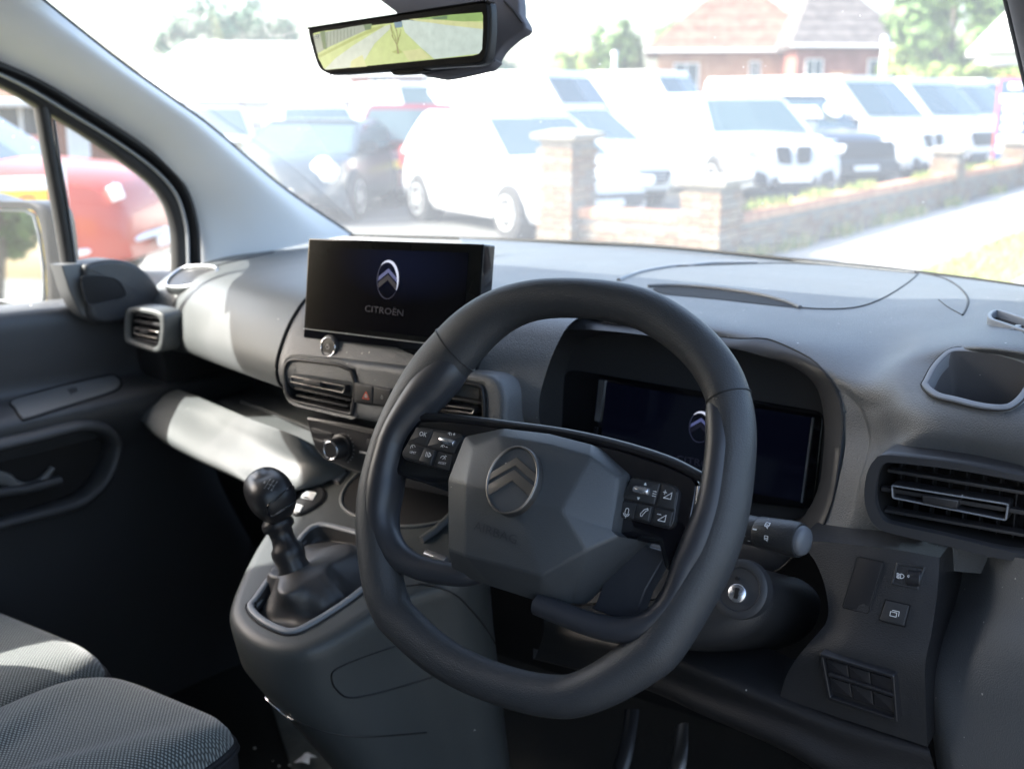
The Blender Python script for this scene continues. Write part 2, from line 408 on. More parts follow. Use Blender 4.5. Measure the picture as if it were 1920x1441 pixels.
M['cupdark'] = grain('cup_liner', (.10, .10, .105), .38, 900, .1, .5, specks=.1)
M['collar'] = plain('cup_collar', (.19, .205, .225), .40)
M['scr'] = plain('screen_glass', (.004, .004, .006), .06, coat=.2)
M['doorpad_'] = grain('stalk_cap_plastic', (.085, .09, .10), .45, 900, .2, .5)
# ============================================================ STEERING WHEEL
TW = math.radians(24)
WC = CAM+ray(1020, 915)*1.0
WF = Fr(WC, (1, 0, 0), (0, math.sin(TW), math.cos(TW)))
sw = thing('steering_wheel', 'black leather steering wheel with flattened bottom and oval emblem on the hub', 'steering wheel', WC-WF.z*.05)
OUT = A((-55.2,180.2),(-13.7,184.8),(27.2,185.0),(68.3,178.8),(110.0,160.1),(142.0,136.1),(162.1,108.6),(174.2,77.4),(179.4,45.7),(182.3,12.7),(180.2,-23.0),(170.8,-59.4),(152.9,-107.5),(136.8,-127.9),(107.2,-154.8),(80.0,-171.8),(57.8,-179.1),(22.3,-183.6),(-29.0,-182.9),(-75.5,-175.3),(-118.9,-159.3),(-135.3,-150.8),(-153.8,-132.4),(-172.4,-100.5),(-186.5,-66.8),(-193.6,-30.6),(-192.0,5.6),(-190.0,24.0),(-182.6,56.6),(-169.2,92.6),(-147.3,124.6),(-127.2,146.8),(-96.4,167.5))/1000
OUT = ccw(catmull(OUT, 5))
for _ in range(2): OUT = (np.roll(OUT, 1, 0)+2*OUT+np.roll(OUT, -1, 0))/4
TH = np.interp(np.degrees(np.arctan2(OUT[:, 1], OUT[:, 0])), [-180,-165,-150,-135,-110,-90,-65,-48,-30,-12,5,20,40,60,90,110,125,140,150,160,170,180], np.array([18.5,21,20.5,19,17.2,17,17.4,19.5,21.5,21,18,17,18,17.8,17.3,18.2,24,28.5,28,23,18.5,18.5])/1000)
for _ in range(8): TH = (np.roll(TH, 1)+2*TH+np.roll(TH, -1))/4
CL = inset(OUT, TH)
for _ in range(2): CL = (np.roll(CL, 1, 0)+2*CL+np.roll(CL, -1, 0))/4
def wtube(path, ru, rv, n=16, closed=False, h=0):
    hh = np.broadcast_to(np.asarray(h, float), (len(path),))
    P = [WF.w(p[0], p[1], q) for p, q in zip(path, hh)]
    return tube(P, ru, rv, up=WF.z, n=n, closed=closed)
mk('rim', wtube(CL, TH, .0185, 22, True), M['leather'], sw, smooth=60)
# moulded inserts on the inner side of the rim, running into the two lower bars
def ins(pts, ru, rv, h):
    n = 7; P = catmull(A(*pts)/1000, n, False)
    R = catmull(A(*[(a,) for a in ru])/1000, n, False)[:, 0]; S = catmull(A(*[(a,) for a in rv])/1000, n, False)[:, 0]
    H = catmull(A(*[(a,) for a in h])/1000, n, False)[:, 0]
    return wtube(P, R, S, 18, False, H)
def rimpath(u0, v0, u1, v1, off, n=12):       # follow the rim from one place to another, shifted inwards
    i0 = int(np.argmin(np.hypot(CL[:, 0]-u0/1000, CL[:, 1]-v0/1000))); i1 = int(np.argmin(np.hypot(CL[:, 0]-u1/1000, CL[:, 1]-v1/1000)))
    N = len(CL); st = (i1-i0) % N; st = st if st < N/2 else st-N
    I = inset(CL, off*TH); J = [(i0+round(k*st/n)) % N for k in range(n+1)]; return [tuple(I[j]*1000) for j in J], [TH[j]*1000 for j in J]
LI, t_ = rimpath(-122, 114, -174, -36, .36, 8); LI += [(-161,-56),(-150,-74),(-131,-87),(-106,-92),(-80,-91),(-58,-88),(-38,-81)]
mk('rim_insert', ins(LI, [8,t_[1]*.72]+[t*.86 for t in t_[2:]]+[15.5,13.5,12,11,10.3,9,5], [10,17,19.3,19.6,19.6,19.6,19.6,19.5,19.3,18,15.5,13,12,12,12,10], [0,1,1.2,1.2,1.2,1.2,1.2,1.2,1.2,1,1,1,0,-2,-6,-14]), M['insert'], sw, smooth=60)
RI, t_ = rimpath(139, 102, 161, -40, .42, 7); RI += [(142,-58),(134,-75),(120,-89),(99,-97),(70,-98),(26,-94)]
mk('rim_insert', ins(RI, [8,t_[1]*.75]+[t*.86 for t in t_[2:7]]+[t_[7]*.74,13.5,11.8,11,10.4,9.8,9.5], [10,17,19.3,19.6,19.6,19.6,19.6,19.3,18.2,16,13.5,12,12,12], [0,1,1.2,1.2,1.2,1.2,1.2,1.2,1,3,6,8,9,10]), M['insert'], sw, smooth=60)
# stitched joint lines on the rim
def rimring(i, w=.0007):
    t = nrm(CL[(i+1) % len(CL)]-CL[i-1]); s = A(-t[1], t[0])
    P = [WF.w(CL[i][0]+s[0]*(TH[i]+.0003)*math.cos(a), CL[i][1]+s[1]*(TH[i]+.0003)*math.cos(a), .0188*math.sin(a)) for a in np.linspace(0, 2*math.pi, 24, endpoint=False)]
    return tube(P, w, up=WF.w(t[0], t[1])-WF.w(0, 0), n=5, closed=True)
def near(u, v): return int(np.argmin(np.hypot(CL[:, 0]-u/1000, CL[:, 1]-v/1000)))
for i_ in (near(-126, 110), near(143, 96)): mk('joint_line', rimring(i_), M['rubber'], sw)
# gloss black cross spoke
gp = WF.uvs([(752,800),(780,782),(860,787),(960,800),(1060,816),(1160,840),(1250,870),(1300,892),(1312,915),(1303,975),(1285,1030),(1262,1080),(1245,1062),(1235,1020),(1150,1005),(1050,960),(950,925),(850,925),(790,905),(765,898),(735,885),(720,868),(735,835)], .006)
mk('cross_spoke', plate(WF, gp, .008, .022, .005), M['gloss'], sw, smooth=45)
top = catmull(A((738,812),(752,796),(775,785),(800,782),(860,786),(960,798),(1060,812),(1160,834),(1250,862),(1300,886),(1322,900),(1338,925)), 4, False)
mk('spoke_cap', tube([WF.w(*WF.uv(a, b, .004), .004) for a, b in top], .0042, .006, up=WF.z, n=8), M['satin'], sw, smooth=60)
# chrome corner lips
for pts in ([(742,845),(733,858),(724,868),(720,875)], [(1312,912),(1308,945),(1302,975),(1296,1000)]):
    mk('trim_strip', tube([WF.w(*WF.uv(a, b, .009), .009) for a, b in catmull(A(*pts), 4, False)], .0022, .003, up=WF.z, n=8), M['chrome'], sw, smooth=60)
# airbag cover: faceted boss
def wp(px, py, h): u, v = WF.uv(px, py, h/1000); return WF.w(u, v, h/1000)
q = {}
for k, v in dict(a0=(872,818,20), a1=(944,803,22), a2=(1030,813,22), a3=(1112,834,20), a4=(1176,888,14),
                 b0=(886,838,32), b1=(936,817,37), b2=(1030,834,38), b3=(1108,856,35), b4=(1160,896,25),
                 c0=(841,898,26), c1=(872,905,46), c2=(962,926,51), c3=(1052,956,48), c4=(1143,988,26),
                 d0=(841,1030,24), d1=(872,1042,36), d2=(1014,1080,41), d3=(1100,1032,38), d4=(1158,1006,26),
                 e0=(850,1073,2), e1=(920,1098,4), e2=(1014,1128,6), e3=(1076,1131,2), e4=(1205,1012,0),
                 z0=(860,905,-12), z1=(960,1090,-14), z2=(1170,940,-14), z3=(960,830,-8)).items(): q[k] = wp(*v)
ids = list(q); ix = {k: i for i, k in enumerate(ids)}
fs = [('a0','b0','b1','a1'),('a1','b1','b2','a2'),('a2','b2','b3','a3'),('a3','b3','b4','a4'),
      ('a0','c0','c1','b0'),('b0','c1','c2','b1'),('b1','c2','b2'),('b2','c2','c3','b3'),('b3','c3','c4','b4'),('a4','b4','c4'),
      ('c0','d0','d1','c1'),('c1','d1','d2','c2'),('c2','d2','d3','c3'),('c3','d3','d4','c4'),
      ('d0','e0','e1','d1'),('d1','e1','e2','d2'),('d2','e2','e3','d3'),('d3','e3','e4','d4')]
pv = [q[k] for k in ids]; pf = [tuple(ix[k] for k in f) for f in fs]
bm = bmesh.new(); bv = [bm.verts.new(p) for p in pv]
for f in pf: bm.faces.new([bv[i] for i in f])
bmesh.ops.recalc_face_normals(bm, faces=bm.faces)
bmesh.ops.bevel(bm, geom=[e for e in bm.edges if len(e.link_faces) == 2 and e.calc_face_angle(0) > .12], offset=.0028, segments=3, profile=.5, affect='EDGES')
bm.verts.ensure_lookup_table(); bm.verts.index_update()
padvf = ([tuple(v.co) for v in bm.verts], [tuple(v.index for v in f.verts) for f in bm.faces]); bm.free()
pad = mk('airbag_cover', solid_like(padvf, -WF.z*.02), M['pad'], sw, smooth=28)
# lettering pressed into the cover
LF = Fr(wp(925, 1000, 46), nrm(wp(1000, 1032, 47)-wp(880, 990, 44)), q['c2']-q['d2'])
padb = bvh(padvf)
def onpad(vf, lift=.0004):
    out = []
    for p in vf[0]:
        d = nrm(np.asarray(p)-CAM); r = padb.ray_cast(Vector(CAM), Vector(d)); out.append(np.array(r[0])-d*lift if r[0] is not None else p)
    return out, vf[1]
mk('airbag_lettering', onpad(text(LF, 'AIRBAG', .002, .001, .0105, 0, 1.25)), M['insert'], pad)
# oval emblem with double chevron
def logo(fr, cu, cv, a, b, h, th=.085, arc=None):
    k = .33
    def clip(x): return b*math.sqrt(max(0, 1-(x/a)**2))
    out = []
    O = [(cu+a*math.cos(t), cv+b*math.sin(t)) for t in np.linspace(0, 2*math.pi, 48, endpoint=False)]
    I = [(cu+(a-a*th)*math.cos(t), cv+(b-a*th)*math.sin(t)) for t in np.linspace(0, 2*math.pi, 48, endpoint=False)]
    ring = (O, I)
    c1 = [(-.95*a, .10*a), (0, .78*a), (.95*a, .10*a), (.95*a, -.24*a), (0, .42*a), (-.95*a, -.24*a)]
    c2 = [(-.92*a, -.36*a), (0, .29*a), (.92*a, -.36*a), (.62*a, -.86*a), (.50*a, -.42*a), (0, -.08*a), (-.50*a, -.42*a), (-.62*a, -.42*a), (-.93*a, -.62*a)]
    sh = lambda P: [(cu+x, cv+y) for x, y in P]
    return ring, sh(c1), sh(c2)
bc = wp(963, 901, 51.5)
EF = Fr(bc, nrm(wp(1012, 903, 48)-wp(914, 899, 48)), q['b2']-q['c2']+(q['c2']-q['d2'])*.3)
ea = .0242; eb = .0292
(rO, rI), c1, c2 = logo(EF, 0, 0, ea, eb, 0)
bd = mk('emblem', plate(EF, rO, .0035, .008, .0008, [rI]), M['steel'], sw, smooth=40, label='oval double chevron emblem in brushed metal')
mk('emblem_field', plate(EF, inset(ccw(rI), -.0002), .0012, .010), M['pad'], bd)
c1m = [(-.93*ea,.20*ea),(0,.80*ea),(.93*ea,.20*ea),(.97*ea,-.10*ea),(0,.50*ea),(-.97*ea,-.10*ea)]
c2m = [(-.96*ea,-.24*ea),(0,.36*ea),(.96*ea,-.24*ea),(.88*ea,-.62*ea),(0,-.02*ea),(-.88*ea,-.62*ea)]
for c in (c1m, c2m): mk('chevron', plate(EF, c, .003, .004, .0006), M['steel'], bd, smooth=30)
# button pods
def pod(fr, outl, h, cells, icons, roller, corner):
    p = mk('button_pod', plate(fr, rounded(fr.uvs(outl, h), .006), h, .012, .001), M['satin'], sw)
    for c in cells:
        mk('button', plate(fr, rounded(inset(ccw(fr.uvs(c[0], h)), .0005), .0012), h+c[1], .004, .0009), M['button'], p, smooth=40)
    a = Acc(); [a.add(v) for v in icons]
    mk('icon', (a.v, a.f), M['white_print'], p)
    ru = fr.uvs(roller, h+.006); c0 = np.mean(ru[0:2], 0); c1_ = np.mean(ru[2:4], 0)
    mk('roller', lathe_along(fr, c0, c1_, h+.0028, .0031), M['silver'], p, smooth=50)
    return p
H1 = .0125
T_ = lambda fr, s, x, y, z, h, r=0: text(fr, s, *fr.uv(x, y, h), z, h, rot=r)
def glyph(fr, cx, cy, lines, s, h, w=.0005):
    u, v = fr.uv(cx, cy, h); return strokes(fr, [[(u+x*s, v+y*s) for x, y in L] for L in lines], w, h)
arcp = lambda r, a0, a1, n=8, cx=0, cy=0: [(cx+r*math.cos(math.radians(a0+(a1-a0)*k/n)), cy+r*math.sin(math.radians(a0+(a1-a0)*k/n))) for k in range(n+1)]
ZB = H1+.0016; ZP = H1+.0042
pod(WF, [(782,798),(872,814),(846,886),(757,860),(752,850)], H1,
    [([(782,799),(814,806),(800,838),(766,828)], .0012), ([(815,806),(871,816),(852,852),(801,838)], .0012),
     ([(765,829),(799,838),(788,866),(757,858),(754,850)], .0012), ([(800,838),(821,845),(812,874),(788,866)], .0038), ([(822,845),(851,853),(843,884),(813,875)], .0012)],
    [T_(WF, 'OK', 793, 814, .0058, ZB), T_(WF, 'LIMIT', 774, 848, .0030, ZB), T_(WF, 'ASSIST', 829, 868, .0030, ZB),
     glyph(WF, 774, 839, [arcp(1, 20, 200), [(0, 0), (-.7, .8)]], .0026, ZB), glyph(WF, 830, 860, [arcp(1, 0, 170), [(0, 0), (.9, .9)], [(.7, 1.3), (1.3, 1.1)]], .0026, ZB),
     glyph(WF, 803, 852, [[(-1.2, -1), (-1.2, 1)], [(-.4, -1), (-.4, 1)], [(.4, -1), (.4, 1), (1.5, 0), (.4, -1)]], .0021, ZP),
     glyph(WF, 843, 815, [arcp(1, 0, 160), [(.2, 0), (-.6, .8)], [(1.6, .6), (2.6, .6)], [(2.1, .1), (2.1, 1.1)]], .0022, ZB),
     glyph(WF, 830, 838, [arcp(1, 20, 180), [(.2, 0), (-.6, .8)], [(1.6, .4), (2.6, .4)]], .0020, ZB)],
    [(822,817),(821,826),(850,826),(848,835)], 0)
H2 = .0125
pod(WF, [(1186,893),(1262,908),(1273,918),(1263,980),(1255,992),(1152,966)], H2,
    [([(1184,894),(1240,905),(1228,948),(1165,934)], .0012), ([(1242,905),(1262,910),(1272,922),(1266,957),(1230,949)], .0012),
     ([(1164,936),(1197,943),(1190,974),(1153,965)], .0012), ([(1198,943),(1227,949),(1220,980),(1191,973)], .0038), ([(1228,950),(1265,958),(1258,988),(1220,981)], .0012)],
    [glyph(WF, 1252, 928, [[(-1.2, -1), (1.2, 1), (1.2, -1), (-1.2, -1)], [(-1.7, .7), (-.5, .7)], [(-1.1, .1), (-1.1, 1.3)]], .0026, ZB),
     glyph(WF, 1241, 970, [[(-1.2, -1), (1.2, 1), (1.2, -1), (-1.2, -1)], [(-1.7, .8), (-.5, .8)]], .0026, ZB),
     glyph(WF, 1175, 960, [arcp(.6, 0, 180, 6, 0, .8), arcp(.6, 180, 360, 6, 0, -.2), [(-.6, .8), (-.6, -.2)], [(.6, .8), (.6, -.2)], arcp(1.1, 190, 350, 6, 0, -.2), [(0, -1.3), (0, -1.9)]], .0024, ZB),
     glyph(WF, 1208, 960, [[(-1, -1.4), (-1.2, -.6), (-.2, .8), (.9, 1.4)], [(-1, -1.4), (-.5, -1.3), (-.3, -.7)], [(.9, 1.4), (1.1, .9), (.5, .5)], [(-.3, -.7), (.5, .5)]], .0025, ZP),
     glyph(WF, 1226, 925, [[(-.6, y), (1, y)] for y in (-1, 0, 1)], .0018, ZB),
     glyph(WF, 1210, 907, [[(-.5, -.4), (.5, -.4), (0, .5), (-.5, -.4)]], .0016, ZB, .0008), glyph(WF, 1197, 934, [[(-.5, .4), (.5, .4), (0, -.5), (-.5, .4)]], .0016, ZB, .0008)],
    [(1186,909),(1184,920),(1215,915),(1213,926)], 0)
# lower shroud of the hub and the slanted lower arm behind it
mk('hub_shroud', loft([[WF.w(u*s, (v-8)*s/1, h) for u, v in [(p[0]/1000, p[1]/1000+.008) for p in ((-62,20),(-62,-92),(-30,-122),(12,-126),(45,-114),(100,-40),(105,15),(60,35),(-40,38))]] for s, h in ((1, -.002), (1, -.02), (.8, -.06), (.7, -.1))]), M['satin'], sw, smooth=30)
arm = WF.uvs([(1120,1130),(1165,1010),(1255,1035),(1215,1105),(1190,1172),(1110,1140)], -.015)
mk('lower_arm', plate(WF, arm, -.012, .014, .002), M['insert'], sw)

# ============================================================ COLUMN COWL, IGNITION LOCK, STALK
cc = thing('steering_column_cowl', 'dark grey column cowl behind the steering wheel with round ignition lock', 'steering column', WC-WF.z*.2-WF.y*.06)
KF = Fr(atY(1385, 1110, .95), (1, 0, 0), WF.y)
co = KF.uvs([(1080,990),(1240,1010),(1340,1052),(1395,1057),(1432,1085),(1440,1118),(1424,1162),(1385,1194),(1325,1212),(1240,1214),(1110,1185),(1030,1150)], 0)
co = ccw(catmull(co, 4))
mk('cowl_shell', plate(KF, co, 0, .16, .022, seg=6), M['panel'], cc, smooth=50)
lf = mk('lock_ring', lathe(KF, [(.0285, -.01), (.0275, .0012), (.0245, .003), (.0205, .0025), (.0195, .0008), (.0, .0008)], 36, *KF.uv(1386, 1104)), M['bezel'], cc, smooth=40)
lu, lv = KF.uv(1384, 1112)
mk('lock_barrel', lathe(KF, [(.0086, 0), (.0086, .0034), (.0076, .0042), (0, .0042)], 28, lu, lv), M['silver'], cc, smooth=40)
mk('key_slot', plate(KF, rrect(lu-.0018, lv-.0050, lu+.0022, lv+.0050, .0006), .0052, .003), M['black'], cc)
mk('lock_mark', lathe(KF, [(.0018, 0), (.0018, .0036), (0, .0036)], 12, *KF.uv(1384, 1084)), M['black'], cc)
# wiper stalk
SO = atY(1400, 992, .90); SX = nrm(A(1, -.12, .17))
st = thing('wiper_stalk', 'black wiper stalk with grey round end cap sticking out right of the wheel', 'control stalk', SO)
SF = Fr(SO, np.cross(WF.y, SX), WF.y)        # normal runs along the stalk, outwards
if SF.z @ SX < 0: SF = Fr(SO, -np.cross(WF.y, SX), WF.y)
mk('stalk_shaft', lathe(SF, [(.0075, -.16), (.0105, -.05), (.0125, -.03), (.0128, .012)], 28), M['panel'], st, smooth=40)
mk('stalk_sleeve', lathe(SF, [(.0130, .0125), (.0136, .0135), (.0142, .026), (.0150, .040), (.0150, .048), (.0142, .052), (.0, .052)], 36), M['panel'], st, smooth=40)
mk('end_cap', lathe(SF, [(.0125, .050), (.0125, .0545), (.0112, .0568), (.006, .0584), (0, .0588)], 32), M['doorpad_'], st, smooth=50)
# printed marks round the sleeve
def onst(lines, ang, h0, s, r):
    v = []; f = []
    for L in lines:
        for i in range(len(L)-1):
            a = A(*L[i]); b = A(*L[i+1]); d = nrm(b-a); n = A(-d[1], d[0])*.16; o = len(v)
            for p in (a-n, b-n, b+n, a+n):
                t = ang+p[1]*s/r; hh = h0+p[0]*s; v.append(SF.w(r*math.cos(t), r*math.sin(t), hh))
            f.append((o, o+1, o+2, o+3))
    return v, f
# pick the angle that faces the camera
fa = math.atan2((CAM-SO) @ SF.y, (CAM-SO) @ SF.x)
ac = Acc()
sqr = [[(-1, -1), (1, -1), (1, 1), (-1, 1), (-1, -1)], [(-.6, .2), (.6, .2)], [(0, 1), (.9, 2)]]
sg = 1
ac.add(onst(sqr, fa+.25, .028, .0016, .0145)).add(onst(sqr, fa-.55, .026, .0019, .0145))
ac.add(onst([[(-1.2, 0), (1.2, 0)], [(-1.2, .2), (1.2, .2)], [(-1.2, -.2), (1.2, -.2)]], fa-.1, .016, .0016, .0143))
for k, (dz, da) in enumerate(((.002, .0), (.006, .45), (.010, .75), (.002, .8), (-.006, .5))): ac.add(onst([[(-1, 0), (1, 0)]], fa+da, dz, .0012, .0134))
mk('stalk_print', (ac.v, ac.f), M['white_print'], st)
# ============================================================ DASHBOARD
db = thing('dashboard', 'dark grey van dashboard with flat top, air vents and instrument cowl behind the wheel', 'dashboard', (-.86, 1.15, .95))
XM = lambda *p: A(*p)
# --- driver side skin, windscreen to lower edge
Z = lambda x, y, z: atZ(x, y, z)
Yp = lambda x, y, v: atY(x, y, v)
rows = [
 [Yp(860,446,1.66), Yp(1000,450,1.68), Yp(1140,457,1.69), Yp(1300,469,1.69), Yp(1480,487,1.68), Yp(1640,502,1.65), Yp(1780,519,1.61), Yp(1880,532,1.57), Yp(1990,548,1.50)],
 [Z(890,498,1.272), Z(1020,502,1.274), Z(1150,506,1.276), Z(1300,516,1.276), Z(1480,530,1.275), Z(1650,545,1.277), Z(1790,560,1.285), Z(1885,572,1.291), Z(1990,592,1.294)],
 [Z(905,536,1.270), Z(1030,545,1.272), Z(1150,556,1.273), Z(1310,567,1.272), Z(1480,580,1.272), Z(1650,592,1.273), Z(1775,604,1.283), Z(1880,622,1.297), Z(1990,640,1.302)],
 [Z(918,572,1.265), Z(1035,580,1.267), Z(1150,590,1.269), Z(1320,606,1.269), Z(1500,630,1.266), Z(1650,650,1.264), Z(1740,642,1.280), Z(1850,650,1.293), Z(1990,672,1.297)],
 [Yp(925,600,1.125), Yp(1020,598,1.135), Yp(1120,608,1.135), Yp(1300,632,1.13), Yp(1490,665,1.11), Yp(1610,710,1.085), Yp(1700,690,1.075), Yp(1850,680,1.075), Yp(1990,710,1.05)],
 [Yp(930,650,1.11), Yp(970,660,1.12), Yp(1080,670,1.125), Yp(1290,690,1.12), Yp(1560,745,1.085), Yp(1630,770,1.068), Yp(1705,755,1.035), Yp(1840,755,1.02), Yp(1990,785,1.0)],
 [Yp(940,710,1.10), Yp(950,740,1.11), Yp(1050,780,1.12), Yp(1290,800,1.12), Yp(1585,810,1.075), Yp(1640,830,1.058), Yp(1720,805,1.018), Yp(1840,815,1.005), Yp(1990,845,.99)],
 [Yp(940,800,1.10), Yp(945,840,1.11), Yp(1050,880,1.12), Yp(1290,900,1.12), Yp(1575,890,1.06), Yp(1622,892,1.046), Yp(1700,850,1.022), Yp(1840,868,1.018), Yp(1990,900,1.0)],
 [Yp(940,880,1.11), Yp(960,930,1.12), Yp(1050,970,1.12), Yp(1290,990,1.10), Yp(1545,985,1.05), Yp(1608,975,1.04), Yp(1690,960,1.035), Yp(1840,980,1.03), Yp(1990,1000,1.02)],
 [Yp(945,960,1.12), Yp(980,1000,1.12), Yp(1060,1030,1.11), Yp(1290,1040,1.09), Yp(1500,1030,1.05), Yp(1600,1045,1.04), Yp(1690,1060,1.04), Yp(1840,1075,1.035), Yp(1990,1090,1.03)],
]
dg = patch(rows, 13, 13)
dB = bvh(dg)
binn_out = [(962,789),(963,735),(972,690),(985,662),(1000,630),(1030,603),(1078,592),(1124,602),(1240,618),(1351,631),(1391,635),(1439,635),(1493,657),(1530,679),(1563,719),(1579,759),(1581,803),(1572,880),(1559,945),(1535,1000),(1490,1040),(1440,1075),(1300,1080),(1100,1060),(980,1000),(962,900)]
cup_o = [(1733,725),(1737,712),(1750,688),(1768,668),(1785,657),(1812,655),(1870,661),(1925,677),(1940,690),(1938,710),(1925,737),(1905,758),(1882,767),(1840,764),(1790,752),(1755,743)]
vent_o = [(1640,925),(1645,885),(1652,865),(1666,848),(1685,846),(1800,860),(1960,884),(1970,900),(1966,1010),(1950,1040),(1910,1042),(1780,1010),(1690,985),(1660,975),(1646,950)]
dem_o = [(1851,595),(1860,587),(1880,588),(1930,604),(1985,625),(1985,645),(1925,627),(1880,612),(1855,603)]
sc_ = lambda P, k: (np.mean(P, 0)+(np.asarray(P)-np.mean(P, 0))*k).tolist()
ds = drop(dg, [catmull(A(*binn_out), 3).tolist(), sc_(cup_o, .95), sc_(vent_o, .97), sc_(dem_o, .8)])
mk('driver_side_skin', ds, M['dash'], db, smooth=60)
# raised lid of the top tray: its seam, its front recess and the strip along the screen
def seam(pts, lift=.0002, r=.0011, mat='rubber', closed=False, t=None, name='seam', par=None):
    P = onsurf(pts, t or dB, lift, 6, closed)
    return mk(name, tube(P, r, n=6, closed=closed), M[mat], par or db, smooth=60)
seam([(1160,524),(1185,512),(1240,502),(1340,497),(1480,494),(1620,502),(1700,510),(1722,513)])
seam([(1722,513),(1700,532),(1660,557),(1620,573),(1580,579),(1530,579),(1490,576)])
seam([(1725,512),(1770,522),(1800,540),(1815,560),(1812,578),(1805,591)], r=.0013)
seam([(1805,591),(1778,576),(1760,562)], r=.0007)
gap = [(1225,541),(1262,539),(1340,544),(1420,555),(1472,568),(1496,577),(1440,572),(1360,563),(1290,556),(1240,551)]
G = onsurf(gap, dB, .0006, 4, True)
mk('tray_slot', (G, [tuple(range(len(G)))]), M['black'], db, smooth=0)
lip = onsurf([(1215,538),(1262,537),(1340,542),(1420,553),(1475,567),(1500,578)], dB, .001, 6)
mk('tray_lip', tube(lip, .0028, n=8), M['dash'], db, smooth=60)
wv = onsurf([(1160,526),(1200,511),(1262,500),(1300,498),(1340,494),(1420,493)], dB, .0004, 6)
mk('tray_edge', tube(wv, .0032, n=8), M['collar'], db, smooth=60)
ws = onsurf([(1480,490),(1560,497),(1640,505),(1715,512)], dB, .001, 6)
mk('windscreen_strip', tube(ws, .0022, .0016, n=8), M['dash'], db, smooth=60)
# --- instrument cowl
BF = Fr(atY(1270, 720, 1.105), (1, 0, 0), (0, math.sin(.14), math.cos(.14)))
bo = ccw(catmull(BF.uvs(binn_out), 3)); 
binn_in = [(974,785),(974,735),(977,690),(990,650),(1010,632),(1047,621),(1124,620),(1240,633),(1366,653),(1424,668),(1475,682),(1519,712),(1537,748),(1544,803),(1541,860),(1535,905),(1520,945),(1490,985),(1440,1010),(1300,1010),(1100,980),(1000,930),(976,870)]
bi = ccw(catmull(BF.uvs(binn_in), 3))
def rs(P, n):
    P = np.asarray(P); Q = np.vstack([P, P[:1]]); s = np.r_[0, np.cumsum(np.linalg.norm(np.diff(Q, axis=0), axis=1))]
    t = np.linspace(0, s[-1], n, endpoint=False); return np.stack([np.interp(t, s, Q[:, 0]), np.interp(t, s, Q[:, 1])], 1)
def al(P, n=120):                            # resample from the lowest-left start so two outlines pair up
    c = P.mean(0); ang = np.arctan2(P[:, 1]-c[1], P[:, 0]-c[0]); o = []
    R_ = rs(P, 600); a = np.arctan2(R_[:, 1]-c[1], R_[:, 0]-c[0])
    for t in np.linspace(-math.pi, math.pi, n, endpoint=False): o.append(R_[np.argmin(np.abs((a-t+math.pi) % (2*math.pi)-math.pi))])
    return np.array(o)
bo2, bi2 = al(bo), al(bi)
bskin = [hit(*project(BF.w(p[0], p[1], 0)), dB) for p in bo2]; bskin = [p if p is not None else BF.w(q_[0], q_[1], 0) for p, q_ in zip(bskin, bo2)]
bl = [A(BF.w(p[0], p[1], 0)) for p in bo2]
rg = [[p+A(0, .03, 0) for p in bskin], bskin]
for f_, h in ((.06, .0022), (.35, .0035), (.7, .0032), (.93, .001), (1, -.003)):
    rg.append([bskin[k]*(1-f_)+np.array(BF.w(*bi2[k], 0))*f_+BF.z*h for k in range(len(bo2))])
cen = bi2.mean(0)
for s_, h in ((.985, -.03), (.96, -.06), (.94, -.085)):
    rg.append([BF.w(*(cen+(bi2[k]-cen)*s_), h) for k in range(len(bi2))])
cw = mk('instrument_cowl', loft(rg, True, False, True), M['bezel'], db, smooth=50)
bs = [p+BF.z*.0008 for p in bskin]
mk('seam', tube(bs, .0010, n=6, closed=True), M['rubber'], db, smooth=60)
cowB = bvh(loft(rg, True, False, True))
nb = [hit(a, b, cowB, .0003) for a, b in ((1112,598),(1135,606),(1180,611),(1225,617))]
mk('sensor_window', tube(nb, .0022, n=8), M['rubber'], db, smooth=60)
# display inside the cowl
DF = Fr(atY(1320, 840, 1.172), (1, 0, 0), (0, math.sin(.2), math.cos(.2)))
lens = rounded(DF.uvs([(1056,690),(1545,772),(1525,955),(1300,930),(1040,880)]), [.02, .012, .012, .005, .01])
dl = mk('display_lens', plate(DF, lens, 0, .006, .001), M['scr'], cw, smooth=40)
M['scr_blue'] = plain('instrument_screen_glow', (.002, .002, .004), .08, emit=(.035, .05, .16), es=.004)
mk('display_screen', plate(DF, DF.uvs([(1138,716),(1522,783),(1502,940),(1124,872)]), .0015, .003), M['scr_blue'], cw)
for pts, m_ in (([(1125,711),(1136,713),(1126,790),(1117,788)], 'silver'), ([(1116,800),(1122,801),(1116,850),(1110,849)], 'satin'), ([(1524,782),(1527,783),(1506,942),(1503,941)], 'silver')):
    mk('screen_edge', plate(DF, DF.uvs(pts), .003, .003), M[m_], cw)
LG = plain('lit_emblem', (.01, .01, .02), .3, emit=(.30, .36, .85), es=.045); LG2 = plain('lit_lettering', (.01, .01, .02), .3, emit=(.3, .33, .6), es=.004)
LGW = plain('lit_arc', (.01, .01, .02), .3, emit=(.75, .8, 1), es=.16); LGD = plain('dim_ring', (.01, .01, .02), .3, emit=(.3, .35, .7), es=.02)
